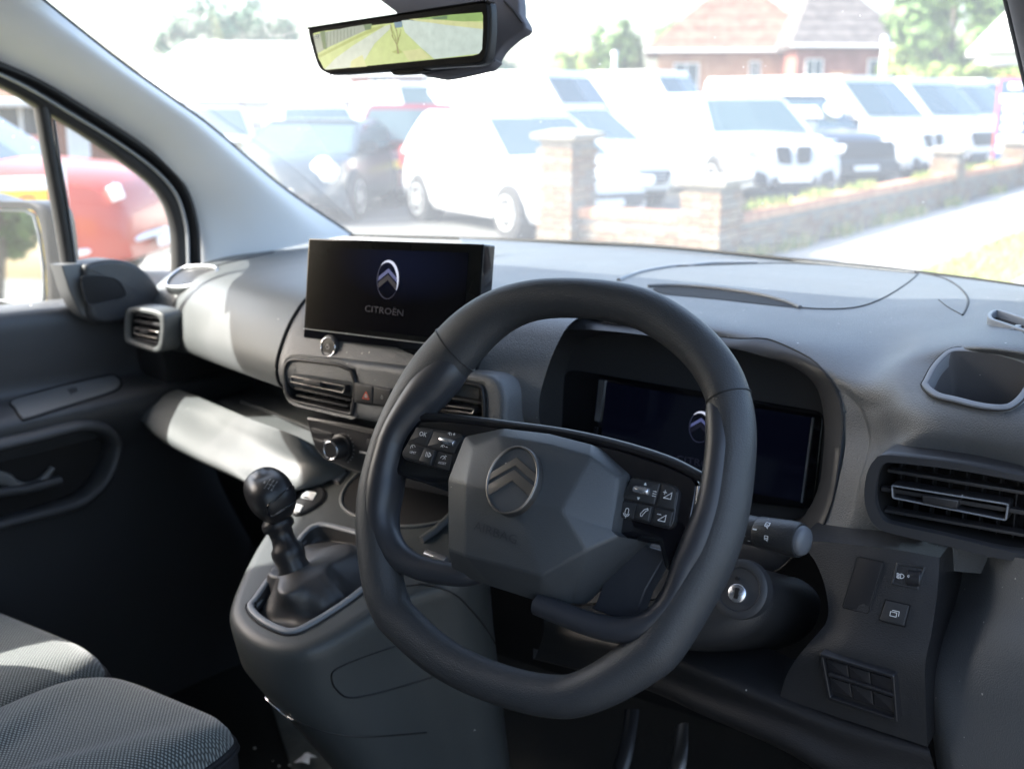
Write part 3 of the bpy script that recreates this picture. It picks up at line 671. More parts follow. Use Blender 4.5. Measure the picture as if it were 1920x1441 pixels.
def screen_logo(fr, cx, cy, a, b, par, txt, tx, ty, ts, sx, h):
    u, v = fr.uv(cx, cy, h)
    A_ = Acc()
    c1 = [(-.93*a,.12*b),(0,.62*b),(.93*a,.12*b),(.97*a,-.14*b),(0,.38*b),(-.97*a,-.14*b)]
    c2 = [(-.95*a,-.22*b),(0,.28*b),(.95*a,-.22*b),(.86*a,-.50*b),(0,-.02*b),(-.86*a,-.50*b)]
    for c, mi in ((c1, 0), (c2, 1)): A_.add(([fr.w(u+x, v+y, h) for x, y in c], [(0, 1, 4, 5), (1, 2, 3, 4)]), mi)
    n = 60
    def arc(a0, a1, w, mi, hh):
        t = np.radians(np.linspace(a0, a1, n)); vs = []; fs_ = []
        for k, x in enumerate(t):
            ww = w*(math.sin(math.pi*k/(n-1))*.85+.15)
            vs += [fr.w(u+(a+.1*a)*math.cos(x), v+(b+.1*a)*math.sin(x), hh), fr.w(u+(a+.1*a-ww)*math.cos(x), v+(b+.1*a-ww)*math.sin(x), hh)]
            if k: fs_.append((2*k-2, 2*k, 2*k+1, 2*k-1))
        A_.add((vs, fs_), mi)
    arc(-5, 360, a*.055, 3, h-.0001); arc(-30, 135, a*.24, 2, h+.0001)
    mk('screen_emblem', (A_.v, A_.f), [LG, LG2, LGW, LGD], par, smooth=0, mi=A_.m, label='lit oval double chevron emblem on the screen')
    tu, tv = fr.uv(tx, ty, h); mk('screen_lettering', text(fr, txt, tu, tv, ts, h, sx), LG2, par, smooth=0)
screen_logo(DF, 1313, 800, .0125, .0165, cw, 'CITRO\u00cbN', 1313, 868, .0115, 1.25, .0022)
# --- right-hand air vent
def vent(name, outer, inner, Y, par, slats, frame=None, tilt=.0, depth=.05, proud=.008, bev=.005, mat='bezel', chrome=None, thumb=None, fins=9, fr=None, label=None):
    fr = fr or Fr(atY(*np.mean(inner, 0), Y), (1, 0, 0), (0, math.sin(tilt), math.cos(tilt)))
    O = fr.uvs(outer); I = fr.uvs(inner)
    v = mk(name, plate(fr, catmull(ccw(O), 3), proud, proud+.03, bev, [catmull(ccw(I), 3)], back=False, seg=4), M[mat], par, smooth=50, label=label)
    I2 = catmull(ccw(I), 3)
    mk('duct', loft([[fr.w(p[0], p[1], -.002) for p in I2], [fr.w(p[0], p[1], -depth) for p in inset(I2, .003)]], True, False, True), M['black'], v, smooth=40)
    for (a, b, th, dp) in slats:
        (u0, v0), (u1, v1) = fr.uv(*a, -.004), fr.uv(*b, -.004); d = nrm(A(u1-u0, v1-v0)); n = A(-d[1], d[0])*th/2
        mk('slat', plate(fr, [(u0-n[0], v0-n[1]), (u1-n[0], v1-n[1]), (u1+n[0], v1+n[1]), (u0+n[0], v0+n[1])], -.004, dp, .0006), M['slat'], v, smooth=30)
    if chrome:
        P = fr.uvs(chrome, -.001); C = rounded(ccw(P), .003)
        mk('centre_slat', plate(fr, C, 0, .016, .0007, [inset(C, .0026)]), M['slat'], v, smooth=40)
        mk('slat_trim', tube([fr.w(p[0], p[1], .0003) for p in inset(C, .0012)], .00085, n=6, closed=True), M['collar' if name == 'side_vent' else 'steel'], v, smooth=60)
        if thumb: mk('thumb_wheel', plate(fr, fr.uvs(thumb, .004), .004, .016, .0012), M['slat'], v, smooth=30)
    us = I2[:, 0]; bm_ = Acc()
    for x in np.linspace(us.min(), us.max(), fins+2)[1:-1]:
        vs = I2[np.abs(I2[:, 0]-x) < (us.max()-us.min())*.09][:, 1]
        if len(vs) > 1: bm_.add(box(fr, x-.0006, vs.min(), -.035, x+.0006, vs.max(), -.022))
    mk('fin', (bm_.v, bm_.f), M['slat'], v, smooth=0, kind='stuff')
    return v
ci = [(1644,925),(1648,890),(1660,868),(1680,865),(1800,880),(1922,904),(1962,914),(1966,930),(1955,1010),(1945,1026),(1890,1025),(1780,1000),(1690,980),(1664,972),(1650,955)]
vo_ = [(1630,925),(1636,880),(1645,858),(1662,846),(1690,846),(1800,858),(1930,880),(1985,892),(1990,920),(1975,1030),(1950,1052),(1900,1045),(1780,1015),(1680,993),(1652,980),(1637,955)]
rv = vent('side_vent', vo_, ci, 1.0, db, [((1664,882),(1955,930),.003,.012), ((1658,957),(1945,1008),.003,.012), ((1652,916),(1950,966),.004,.006)], chrome=[(1670,906),(1894,942),(1889,977),(1672,934)], thumb=[(1728,928),(1798,938),(1794,954),(1730,943)], proud=.010, bev=.008, mat='bezel', label='driver side air vent with two plain slats and a framed middle slat')
# --- driver cup holder
cpt = [p for p in (hit(a, b, dB) for a, b in cup_o) if p is not None]; cpc = np.mean(cpt, 0)
CFz = np.linalg.svd(np.array(cpt)-cpc)[2][2]; CFz = CFz if CFz[2] > 0 else -CFz
CF = Fr(cpc+CFz*.0032, (1, 0, -CFz[0]/CFz[2]), np.cross(CFz, (1, 0, -CFz[0]/CFz[2])))
co_ = ccw(catmull(CF.uvs(cup_o), 4))
ch = mk('cup_holder', plate(CF, inset(co_, -.0015), .0022, .012, .0014, [inset(co_, .0045)], back=False), M['collar'], db, smooth=50)
ci_ = inset(co_, .0043); cm = ci_.mean(0)
dn = nrm(A(0, .30, -1))
mk('cup_liner', loft([[CF.w(p[0], p[1], .002) for p in ci_], [CF.w(*(cm+(p-cm)*.97), .0)+dn*.03 for p in ci_], [CF.w(*(cm+(p-cm)*.92), .0)+dn*.062 for p in ci_]], True, False, True), M['cupdark'], ch, smooth=50)
mk('seam', tube([CF.w(p[0], p[1], .0006) for p in inset(co_, -.0022)], .0009, n=6, closed=True), M['rubber'], ch, smooth=60)
# --- demister outlet
GF = Fr(atZ(1925, 612, 1.297), (1, 0, 0), (0, 1, 0))
go = ccw(catmull(GF.uvs(dem_o), 3))
dv = mk('demister_vent', plate(GF, go, .0035, .02, .0012, [inset(go, .004)], back=False), M['collar'], db, smooth=50)
mk('duct', plate(GF, inset(go, .0035), -.004, .004), M['black'], dv)
for x in (1906, 1960):
    u, v = GF.uv(x, 612, .002); mk('slat', box(GF, u-.003, v-.012, -.003, u+.002, v+.012, .002, .0006), M['collar'], dv)
# --- lower driver panel with switches
lp = patch([[Yp(1495,1012,1.0), Yp(1580,1018,.995), Yp(1680,1030,.99), Yp(1762,1045,.99)],
            [Yp(1530,1055,.992), Yp(1592,1060,.986), Yp(1680,1070,.981), Yp(1760,1082,.981)],
            [Yp(1550,1115,.982), Yp(1600,1115,.975), Yp(1680,1125,.971), Yp(1755,1130,.971)],
            [Yp(1548,1168,.972), Yp(1600,1178,.963), Yp(1680,1188,.960), Yp(1746,1188,.961)],
            [Yp(1500,1225,.962), Yp(1575,1228,.955), Yp(1665,1240,.952), Yp(1735,1243,.953)],
            [Yp(1475,1265,.964), Yp(1565,1280,.957), Yp(1658,1305,.954), Yp(1735,1312,.953)],
            [Yp(1462,1306,.964), Yp(1560,1340,.960), Yp(1650,1370,.958), Yp(1739,1399,.956)]], 8, 8)
lB = bvh(lp)
lpo = mk('switch_panel', solid(lp, (-.004, .13, -.0)), M['panel'], db, smooth=50)
def sframe(pts, t, up=(0, 0, 1)):
    P = [hit(a, b, t) for a, b in pts]; c = np.mean(P, 0); n = nrm(np.cross(P[1]-P[0], P[-1]-P[0])); n = n if n @ (CAM-c) > 0 else -n
    ax = nrm(P[1]-P[0]); return Fr(c, ax, np.cross(n, ax))
bk = [(1610,1044),(1657,1054),(1628,1148),(1582,1137)]
f1 = sframe(bk, lB); mk('blanking_plate', plate(f1, rounded(ccw(f1.uvs(bk)), .001), .0012, .006, .0006), M['satin'], lpo)
mk('seam', tube([f1.w(p[0], p[1], .0012) for p in inset(rounded(ccw(f1.uvs(bk)), .001), -.0006)], .0006, n=6, closed=True), M['black'], lpo)
dk = [(1683,1057),(1732,1064),(1720,1103),(1674,1093)]
f2 = sframe(dk, lB); K = ccw(f2.uvs(dk))
hd = mk('headlamp_dial', plate(f2, rounded(inset(K, -.0012), .001), .0012, .006, .0008, [inset(K, .0006)]), M['panel'], lpo)
mk('dial_well', plate(f2, K, -.0005, .004), M['black'], hd)
du, dv_ = f2.uv(1711, 1083); ax0 = f2.uv(1711, 1064); ax1 = f2.uv(1706, 1101)
mk('dial_wheel', lathe(Fr(f2.w(du+.0075, dv_, -.004), f2.z, f2.y), [(.0075, .0), (.0082, .001), (.0082, .0115), (.0075, .012), (0, .012)], 26), M['satin'], hd, smooth=25)
a_ = Acc(); u, v = f2.uv(1692, 1080)
a_.add(strokes(f2, [[(u-.0012, v-.002), (u-.0012, v+.002)]+[(u-.0012+.003*math.cos(t), v+.002*math.sin(t)) for t in np.linspace(math.pi/2, -math.pi/2, 8)]]+[[(u-.0045, v+k), (u-.002, v+k-.0006)] for k in (-.0016, -.0004, .0008, .002)], .0005, .0015))
a_.add(text(f2, '0', *f2.uv(1704, 1080, .005), .0036, .0062))
mk('dial_print', (a_.v, a_.f), M['white_print'], hd, smooth=0)
sq = [(1662,1125),(1706,1135),(1696,1173),(1650,1162)]
f3 = sframe(sq, lB); S_ = ccw(f3.uvs(sq))
sb = mk('door_switch', plate(f3, rounded(S_, .0008), .0018, .006, .0007), M['button'], lpo)
mk('seam', tube([f3.w(p[0], p[1], .0008) for p in inset(S_, -.0006)], .0006, n=6, closed=True), M['black'], lpo)
u, v = f3.uv(1677, 1150, .002); q_ = lambda x, y: (u+x*.0012, v+y*.0012)
mk('switch_print', strokes(f3, [[q_(-3, -2), q_(1.6, -2), q_(1.6, 1), q_(-3, 1), q_(-3, -2)], [q_(-1.8, 2.2), q_(3.2, 2.2), q_(3.2, -1)]], .0005, .0020), M['white_print'], sb, smooth=0)
# recess with six blank switch places
tr_ = [(1540,1220),(1680,1262),(1687,1350),(1556,1306)]
f4 = sframe([(1550,1230),(1670,1265),(1675,1340),(1565,1300)], lB); T_o = ccw(f4.uvs(tr_, .004)); T4 = rounded(T_o, .002)
sr = mk('switch_recess', plate(f4, T4, .0085, .013, .001, [rounded(inset(T_o, .003), .0015)], back=False), M['satin'], lpo)
mk('recess_floor', plate(f4, inset(T_o, .002), .0038, .004), M['black'], sr)
g = lambda s, t: tuple((1-s)*(1-t)*A(1549,1232)+s*(1-t)*A(1674,1269)+s*t*A(1680,1338)+(1-s)*t*A(1561,1296))
for j in range(2):
    for i in range(3):
        s0, s1, t0, t1 = i/3+.012, (i+1)/3-.012, j*.52+.03, j*.52+.42
        mk('blank_switch', plate(f4, rounded(ccw(f4.uvs([g(s0, t0), g(s1, t0), g(s1, t1), g(s0, t1)], .004)), .0008), .0056, .004, .0006), M['satin'], sr)
mk('recess_bar', tube([f4.w(*f4.uv(*g(0, .48), .007), .007), f4.w(*f4.uv(*g(1, .48), .007), .007)], .0022, n=8), M['satin'], sr, smooth=60)
# knee panel below, side trim at the door end
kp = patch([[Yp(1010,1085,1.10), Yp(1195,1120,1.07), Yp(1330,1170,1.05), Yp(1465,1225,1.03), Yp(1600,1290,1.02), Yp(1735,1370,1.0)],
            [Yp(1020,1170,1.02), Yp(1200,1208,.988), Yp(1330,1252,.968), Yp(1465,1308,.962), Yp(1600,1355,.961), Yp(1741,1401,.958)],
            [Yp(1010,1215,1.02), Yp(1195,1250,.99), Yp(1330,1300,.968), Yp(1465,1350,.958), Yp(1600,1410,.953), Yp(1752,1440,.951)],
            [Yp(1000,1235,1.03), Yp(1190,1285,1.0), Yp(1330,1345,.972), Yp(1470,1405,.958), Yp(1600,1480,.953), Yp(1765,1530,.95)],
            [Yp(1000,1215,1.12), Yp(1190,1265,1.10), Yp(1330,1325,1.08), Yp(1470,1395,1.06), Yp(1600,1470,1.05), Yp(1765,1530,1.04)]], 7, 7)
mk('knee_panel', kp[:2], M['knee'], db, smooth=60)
sd = patch([[Yp(1800,1030,1.10), Yp(1840,1045,1.05), Yp(1885,1042,1.0), Yp(2000,1060,.95)],
            [Yp(1775,1125,1.08), Yp(1815,1130,1.03), Yp(1865,1130,.985), Yp(2000,1140,.935)],
            [Yp(1745,1200,1.05), Yp(1775,1205,1.005), Yp(1840,1208,.965), Yp(2000,1220,.91)],
            [Yp(1735,1270,1.02), Yp(1757,1268,.985), Yp(1830,1275,.955), Yp(2000,1300,.905)],
            [Yp(1745,1350,1.0), Yp(1765,1345,.97), Yp(1840,1350,.948), Yp(2000,1380,.90)],
            [Yp(1765,1500,.98), Yp(1795,1500,.955), Yp(1860,1500,.935), Yp(2000,1510,.89)]], 7, 7)
mk('end_trim', sd[:2], M['dash'], db, smooth=60)

sealb = [atY(p[0], p[1], 0) if 0 else onp(*p, A(0, 1.66, 0), A(0, 1, 0)) for p in [(650,441),(860,446),(1140,457),(1300,468),(1480,486),(1640,501),(1780,518),(1990,546)]]
mk('screen_base_seal', tube(catmull(A(*sealb), 4, False), .0028, n=8), M['rubber'], db, smooth=60)
# --- passenger fascia
L_ = [(1.60,1.247),(1.46,1.245),(1.368,1.239),(1.321,1.234),(1.28,1.222),(1.25,1.202),(1.233,1.177),(1.225,1.139),(1.240,1.110),(1.29,1.095)]
R_ = [(1.66,1.268),(1.46,1.273),(1.25,1.275),(1.12,1.274),(1.055,1.268),(1.022,1.246),(1.000,1.217),(.988,1.187),(.998,1.160),(1.05,1.140)]
cols = []
for i, (a, b) in enumerate(zip(L_, R_)):
    row = []
    for t in (0, .2, .4, .6, .8, 1):
        x = -1.5+t*.48; bl = .006*math.sin(math.pi*t)
        row.append(A(x, a[0]*(1-t)+b[0]*t-bl, a[1]*(1-t)+b[1]*t+bl*.3))
    cols.append(row)
fa_ = patch(cols, 6, 6); mk('passenger_fascia', fa_[:2], M['dash_light'], db, smooth=60)
# end cap with cup holder and vent, and the piece between fascia and centre stack
EC = []
for (a, b), (da, dz) in zip(L_, [(0,-.002),(-.01,-.004),(-.02,-.006),(-.02,-.008),(-.012,-.012),(-.01,-.018),(-.008,-.02),(-.004,-.02),(0,-.02),(0,-.02)]):
    EC.append([A(-1.60, a+da+.01, b+dz*1.6-.006), A(-1.565, a+da*.6, b+dz), A(-1.530, a+da*.2, b+dz*.3), A(-1.503, a+.001, b-.0005)])
ec = patch(EC, 6, 6); mk('end_cap', ec[:2], M['dash_light'], db, smooth=60)
mk('seam', tube([A(-1.5015, y, z+.0006) for y, z in catmull(A(*L_[1:]), 6, False)], .0012, n=6), M['rubber'], db, smooth=60)
mk('seam', tube([A(-1.02, y-.0004, z+.0003) for y, z in catmull(A(*R_[3:]), 6, False)], .0022, n=6), M['black'], db, smooth=60)
MP = []
for i, (y, z) in enumerate(R_):
    k = [0, 0, 0, 0, 0, 0, 0, .002, .004, .006][i]
    MP.append([A(-1.018, y, z), A(-1.0, y-.004, z), A(-.94, y-.002+k, z+.002), A(-.86, y+.004+k, z+.002), A(-.76, y+.014+k, z), A(-.66, y+.03, z-.002)])
MP[0] = [A(p[0], 1.66, 1.27) for p in MP[0]]
mp = patch(MP, 6, 6); mk('centre_skin', mp[:2], M['dash'], db, smooth=60)
# left cup holder ring
ring = [(313,536),(322,520),(342,506),(370,501),(398,502),(409,507),(398,521),(375,534),(345,541),(322,541)]
eB = bvh(ec)
Pz = [hit(a, b, eB) for a, b in ring]; Pz = [p for p in Pz if p is not None]
EFz = np.linalg.svd(np.array(Pz)-np.mean(Pz, 0))[2][2]; EFz = EFz if EFz[2] > 0 else -EFz; c0 = np.mean(Pz, 0)+EFz*.002
EFr = Fr(c0+EFz*.002, (1, 0, .1), np.cross(EFz, (1, 0, .1)))
ro = ccw(catmull(EFr.uvs(ring), 4))
lc = mk('cup_holder', plate(EFr, inset(ro, -.003), .003, .012, .002, [inset(ro, .003)], back=False), M['dash_light'], db, smooth=50)
mk('cup_rim', tube([EFr.w(p[0], p[1], .0032) for p in ro], .0022, n=8, closed=True), M['silver'], lc, smooth=60)
mk('cup_liner', plate(EFr, inset(ro, .0025), .0008, .01), M['doorframe'], lc)
# left vent
lo = [(236,620),(237,590),(245,576),(270,576),(302,583),(313,600),(310,645),(300,660),(280,657),(245,645),(238,637)]
li = [(245,622),(246,595),(252,586),(270,587),(296,593),(303,605),(301,637),(294,649),(275,645),(252,637),(246,632)]
vent('passenger_vent', lo, li, 1.17, db, [((250,601),(300,610),.005,.012), ((250,634),(297,644),.005,.012), ((248,589),(298,597),.003,.01)], chrome=[(252,612),(299,621),(298,636),(252,626)], thumb=[(260,615),(276,618),(276,626),(260,623)], proud=.005, bev=.004, mat='dash_light', fins=5, depth=.04, label='small square air vent at the passenger end')
# passenger shelf
Xc = (-1.52, -1.44, -1.32, -1.18, -1.03)
S1 = [(325,726),(365,742),(420,765),(480,790),(550,816)]
S15 = [(310,728),(350,752),(409,779),(473,806),(556,838)]
S2 = [(290,738),(335,765),(398,797),(465,828),(562,868)]
S3 = [(265,763),(306,796),(367,831),(438,864),(540,905)]
S4 = [(261,788),(300,823),(361,857),(431,889),(505,925)]
g1, g15, g2, g3, g4 = ([atX(a, b, x) for (a, b), x in zip(S, Xc)] for S in (S1, S15, S2, S3, S4))
NT = nrm(A(0, -.33, 1)); P0 = A(-.9, .8, .95)
for g_, q_ in ((g1, (600,840)), (g15, (622,858)), (g2, (648,882)), (g3, (592,910)), (g4, (528,930))): g_.append(onp(*q_, P0+NT*.004, NT))
sh = [[p+A(0, .20, .01) for p in g1], [p+A(0, .17, -.028) for p in g1], [p+A(0, .06, -.032) for p in g1], [p+A(0, .014, -.026) for p in g1], [p+A(0, .003, -.004) for p in g1], g1, g15, g2, g3, g4, [p+A(0, .05, -.022) for p in g4], [p+A(0, .2, -.03) for p in g4]]
sp = patch(sh, 7, 5); mk('passenger_shelf', sp[:2], M['dash_light'], db, smooth=60)
le = [p for p in g1]
mk('shelf_end', solid_like(([g1[0]+A(0, .2, .02), g1[0]+A(0, .2, .16), g1[0]+A(0, -.02, .12), g1[0]+A(0,-.01,-.01)], [(0, 1, 2, 3)]), (-.07, 0, 0)), M['panel'], db, smooth=0)
mk('shelf_back', loft([[p+A(0, .19, -.03) for p in g1]+[p+A(0, .20, -.03) for p in g1[::-1]], [p+A(0, .10, .13) for p in g1]+[p+A(0, .12, .13) for p in g1[::-1]]]), M['panel'], db, smooth=30)
rdg = [p+A(0, .10, -.030) for p in g1]; mk('shelf_rib', tube(catmull(rdg[1:], 5, False), .004, .003, n=8), M['dash_light'], db, smooth=60)
# glovebox face, dark
gb = patch([[p+A(0, .13, -.02) for p in g4], [p+A(.0, .16, -.15) for p in g4], [p+A(0, .26, -.34) for p in g4]], 5, 5)
mk('glovebox', gb[:2], M['black'], db, smooth=60)

# ============================================================ CENTRE STACK: vents, hazard switches, heater panel
VF = Fr(atY(720, 720, .985), (1, 0, 0), (0, math.sin(.10), math.cos(.10)))
pod_o = [(523,712),(526,690),(535,673),(553,665),(600,668),(700,681),(785,692),(880,698),(925,708),(945,735),(948,775),(940,830),(905,845),(800,815),(700,792),(600,775),(552,762),(533,745)]
band = catmull(ccw(VF.uvs(pod_o)), 4)
lv_i = [(537,700),(541,684),(550,677),(580,679),(658,697),(659,765),(650,771),(590,757),(553,748),(541,733)]
rv_i = [(800,722),(818,714),(886,722),(903,733),(905,790),(895,815),(815,800),(800,790)]
cs = mk('centre_stack', plate(VF, band, 0, .06, .008, [catmull(ccw(VF.uvs(lv_i, 0)), 3), catmull(ccw(VF.uvs(rv_i, 0)), 3)], back=False, seg=5), M['dash'], db, smooth=50)
M['stackgrey'] = M['dash_light']
vent('centre_vent', [(533,700),(537,680),(548,672),(580,674),(663,693),(664,771),(652,776),(590,762),(549,752),(536,735)], lv_i, .985, db, [((550,690),(657,711),.003,.012), ((550,727),(657,750),.003,.012), ((554,741),(652,762),.003,.012)], chrome=[(546,703),(650,722),(646,738),(545,717)], thumb=[(569,711),(600,716),(600,725),(569,719)], fr=VF, proud=.003, bev=.0015, mat='satin', fins=6, label='passenger side centre air vent with a metal edged slat')
vent('centre_vent', [(794,722),(816,709),(886,717),(908,729),(910,792),(900,820),(815,806),(794,792)], rv_i, .985, db, [((800,738),(904,756),.003,.012), ((800,765),(904,786),.003,.012), ((800,790),(900,808),.003,.012)], chrome=[(790,752),(893,765),(889,777),(788,764)], thumb=[(800,754),(832,758),(832,766),(800,762)], fr=VF, proud=.003, bev=.0015, mat='satin', fins=6, label='driver side centre air vent, half hidden by the wheel')
hz = [(667,716),(738,728),(736,764),(667,754)]
hp = mk('hazard_panel', plate(VF, rounded(ccw(VF.uvs(hz)), .003), .003, .006, .001), M['panel'], db)
for pts, nm in (([(670,719),(701,724),(700,757),(669,751)], 'hazard_switch'), ([(703,724),(735,730),(733,762),(702,757)], 'lock_switch')):
    mk(nm, plate(VF, rounded(ccw(VF.uvs(pts, .003)), .0022), .0055, .004, .0012), M['button'], hp, smooth=40)
u, v = VF.uv(686, 741, .006); k = .0048
mk('hazard_print', strokes(VF, [[(u-k, v-k*.8), (u+k, v-k*.8), (u, v+k*.9), (u-k, v-k*.8)]], .0007, .0060), M['red_print'], hp, smooth=0)
mk('hazard_print', strokes(VF, [[(u-k*.4, v-k*.4), (u+k*.4, v-k*.4), (u, v+k*.3), (u-k*.4, v-k*.4)]], .0005, .0060), M['white_print'], hp, smooth=0)
u, v = VF.uv(716, 744, .006)
mk('lock_print', strokes(VF, [[(u-.0011, v-.0020), (u+.0011, v-.0020), (u+.0011, v+.0003), (u-.0011, v+.0003), (u-.0011, v-.0020)], [(u-.0007, v+.0003), (u-.0007, v+.0018), (u+.0007, v+.0018), (u+.0007, v+.0003)]], .0005, .0060), M['dim_print'], hp, smooth=0)
# heater panel
HF = Fr(atY(660, 840, 1.0), (1, 0, 0), (0, .05, 1))
ho = [(571,780),(640,790),(800,822),(880,850),(860,935),(760,915),(650,880),(607,862),(588,840)]
hv = mk('heater_panel', plate(HF, rounded(ccw(HF.uvs(ho)), .006), 0, .05, .004), M['satin'], db, smooth=40)
for pts in ([(586,801),(625,812),(622,822),(586,811)], [(586,820),(622,830),(622,838),(590,829)], [(690,822),(760,842),(757,850),(688,831)]):
    mk('heater_key', plate(HF, rounded(ccw(HF.uvs(pts)), .0012), .0015, .003, .0008), M['button'], hv)
ku, kv = HF.uv(641, 838); kd = mk('heater_knob', lathe(HF, [(.0165, 0), (.0165, .003), (.0135, .004), (.0128, .018), (.0115, .0195), (.0, .0195)], 32, ku, kv), M['satin'], hv, smooth=40)
mk('knob_ring', tube([HF.w(ku+.0105*math.cos(t), kv+.0105*math.sin(t), .0198) for t in np.linspace(0, 2*math.pi, 32, endpoint=False)], .0011, n=6, closed=True), M['chrome'], kd, smooth=60)
mk('slider_line', plate(HF, ccw(HF.uvs([(607,825),(627,830),(627,833),(607,828)])), .002, .003), M['silver'], hv)
mk('slider_line', plate(HF, ccw(HF.uvs([(676,845),(700,850),(700,853),(676,848)])), .002, .003), M['dim_print'], hv)
dots = Acc()
for t in np.linspace(-1.0, 1.0, 9): dots.add(plate(HF, circ(ku+.0195*math.cos(t), kv+.0195*math.sin(t), .0006, 8), .0006, .001))
mk('dial_print', (dots.v, dots.f), M['dim_print'], hv, smooth=0)

# ============================================================ TOUCHSCREEN
ts_ = .16
TF = Fr(atX(569, 630, -.985), (1, 0, 0), (0, math.sin(ts_), math.cos(ts_)))
to = TF.uvs([(579,447),(908,458),(893,668),(569,632)])
touch = thing('touchscreen', 'wide black touchscreen standing on the dashboard showing a lit chevron emblem', 'screen', TF.w(*np.mean(to, 0), -.02)-A(0, 0, .06))
tsb = mk('screen_case', plate(TF, rounded(ccw(to), .002), 0, .020, .0004), M['gloss'], touch, smooth=40)
M['scr_main'] = mottled('touchscreen_glass', (.003, .003, .004), (.012, .013, .013), 9, .14, detail=8, spec=.25)
mk('screen_panel', plate(TF, TF.uvs([(581,449),(905,460),(893,652),(572,615)]), .0008, .003), M['scr_main'], touch)
def glow():
    m, n, l, b = nt('screen_glow'); b.inputs['Base Color'].default_value = (.004, .004, .006, 1); b.inputs['Roughness'].default_value = .14; b.inputs['Specular IOR Level'].default_value = .25
    tc = n.new('ShaderNodeTexCoord'); gr = n.new('ShaderNodeTexGradient'); gr.gradient_type = 'SPHERICAL'
    mp = n.new('ShaderNodeMapping'); mp.vector_type = 'POINT'; l.new(tc.outputs['Generated'], mp.inputs[0])
    mp.inputs['Location'].default_value = (-1.06, -.4, -1.7); mp.inputs['Scale'].default_value = (1.9, .8, 2.0)
    l.new(mp.outputs[0], gr.inputs[0])
    em = n.new('ShaderNodeMix'); em.data_type = 'RGBA'; l.new(gr.outputs['Fac'], em.inputs[0]); em.inputs[6].default_value = (0, 0, 0, 1); em.inputs[7].default_value = (.03, .05, .16, 1)
    l.new(em.outputs[2], b.inputs['Emission Color']); b.inputs['Emission Strength'].default_value = .022; return m
mk('screen_image', plate(TF, TF.uvs([(617,465),(880,474),(868,640),(604,608)]), .0016, .001), glow(), touch)
screen_logo(TF, 727, 524, .0145, .0205, touch, 'CITRO\u00cbN', 720, 583, .0105, 1.3, .0020)
line = TF.uvs([(570,615),(893,654),(893,655.5),(570,616.5)]); mk('screen_edge', plate(TF, ccw(line), .0016, .002), M['dim_print'], touch)
lowb = TF.uvs([(588,631),(894,667),(890,700),(760,685),(660,678),(604,664)], -.012)
lbz = mk('control_bar', plate(TF, rounded(ccw(lowb), .003), -.010, .03, .002), M['gloss'], touch, smooth=40)
ku, kv = TF.uv(612, 650, .006)
kn = mk('volume_knob', lathe(TF, [(.0140, -.012), (.0140, .001), (.0130, .0025), (.0108, .003), (.0, .0026)], 36, ku, kv), M['panel'], touch, smooth=40)
mk('knob_ring', tube([TF.w(ku+.0112*math.cos(t), kv+.0112*math.sin(t), .0034) for t in np.linspace(0, 2*math.pi, 36, endpoint=False)], .0009, n=6, closed=True), M['chrome'], kn, smooth=60)
mk('power_print', strokes(TF, [arcp(.0024, 60, 395, 14, ku, kv), [(ku, kv+.0008), (ku, kv+.0032)]], .0006, .0042), M['dim_print'], kn, smooth=0)
a_ = Acc()
for x, y, L in ((660, 654, [[(-1, -1), (-1, .3), (0, 1.2), (1, .3), (1, -1), (-1, -1)]]), (682, 657, [[(-1.2, -.8), (1.2, -.8), (1.2, .1), (.7, .9), (-.7, .9), (-1.2, .1), (-1.2, -.8)], [(-1, .1), (1, .1)]])):
    a_.add(glyph(TF, x, y, L, .0026, -.0095, .0005))
mk('key_print', (a_.v, a_.f), M['dim_print'], lbz, smooth=0)
mk('key_edge', strokes(TF, [[TF.uv(652, 639, -.0095), TF.uv(692, 644, -.0095)], [TF.uv(671, 643, -.0095), TF.uv(671, 666, -.0095)]], .0008, -.0094), M['dim_print'], lbz, smooth=0)
# ============================================================ CENTRE CONSOLE
con = thing('centre_console', 'grey floor console carrying the gear lever gaiter and two USB sockets', 'centre console', (-.9, .93, .62))
NT = nrm(A(0, -.33, 1)); P0 = A(-.9, .8, .95)
CT = Fr(P0, (1, 0, 0), np.cross(NT, (1, 0, 0)))
top_px = [(585,902),(640,876),(720,868),(860,880),(900,960),(900,1040),(855,1085),(760,1118),(690,1158),(610,1205),(555,1222),(500,1218),(455,1196),(428,1165),(424,1135),(440,1090),(470,1030),(500,985),(545,935)]
tp = ccw(catmull(CT.uvs(top_px), 4)); tm = tp.mean(0)
rg = []
for d, h in ((.017, 0), (.0095, -.0014), (.0045, -.0048), (.0014, -.0105), (0, -.020), (-.001, -.034)): rg.append([CT.w(p[0], p[1], h) for p in inset(tp, d)])
bb = rg[-1]; xr = max(p[0] for p in bb); yf = max(p[1] for p in bb); zt0 = np.mean([p[2] for p in bb])
for s, sy, dz, fl in ((.985, .985, -.035, .2), (.93, .935, -.08, .5), (.83, .85, -.14, .8), (.72, .75, -.21, 1), (.58, .64, -.30, 1), (.50, .56, -.45, 1)):
    rg.append([A(xr+(p[0]-xr)*s, yf+(p[1]-yf)*sy, (p[2]*(1-fl)+zt0*fl)+dz) for p in bb])
convf = loft(rg, True, True, False); cB = bvh(convf)
rp = [(470,1138),(482,1120),(510,1080),(545,1035),(575,998),(592,987),(615,986),(690,1006),(760,1030),(740,1060),(690,1098),(640,1135),(580,1172),(548,1184),(520,1178),(488,1160)]
ro_ = ccw(catmull(CT.uvs(rp), 4)); hol = inset(ro_, .002); tout = inset(tp, .017)
tri = tessellate_polygon([[Vector((p[0], p[1], 0)) for p in tout], [Vector((p[0], p[1], 0)) for p in hol]])
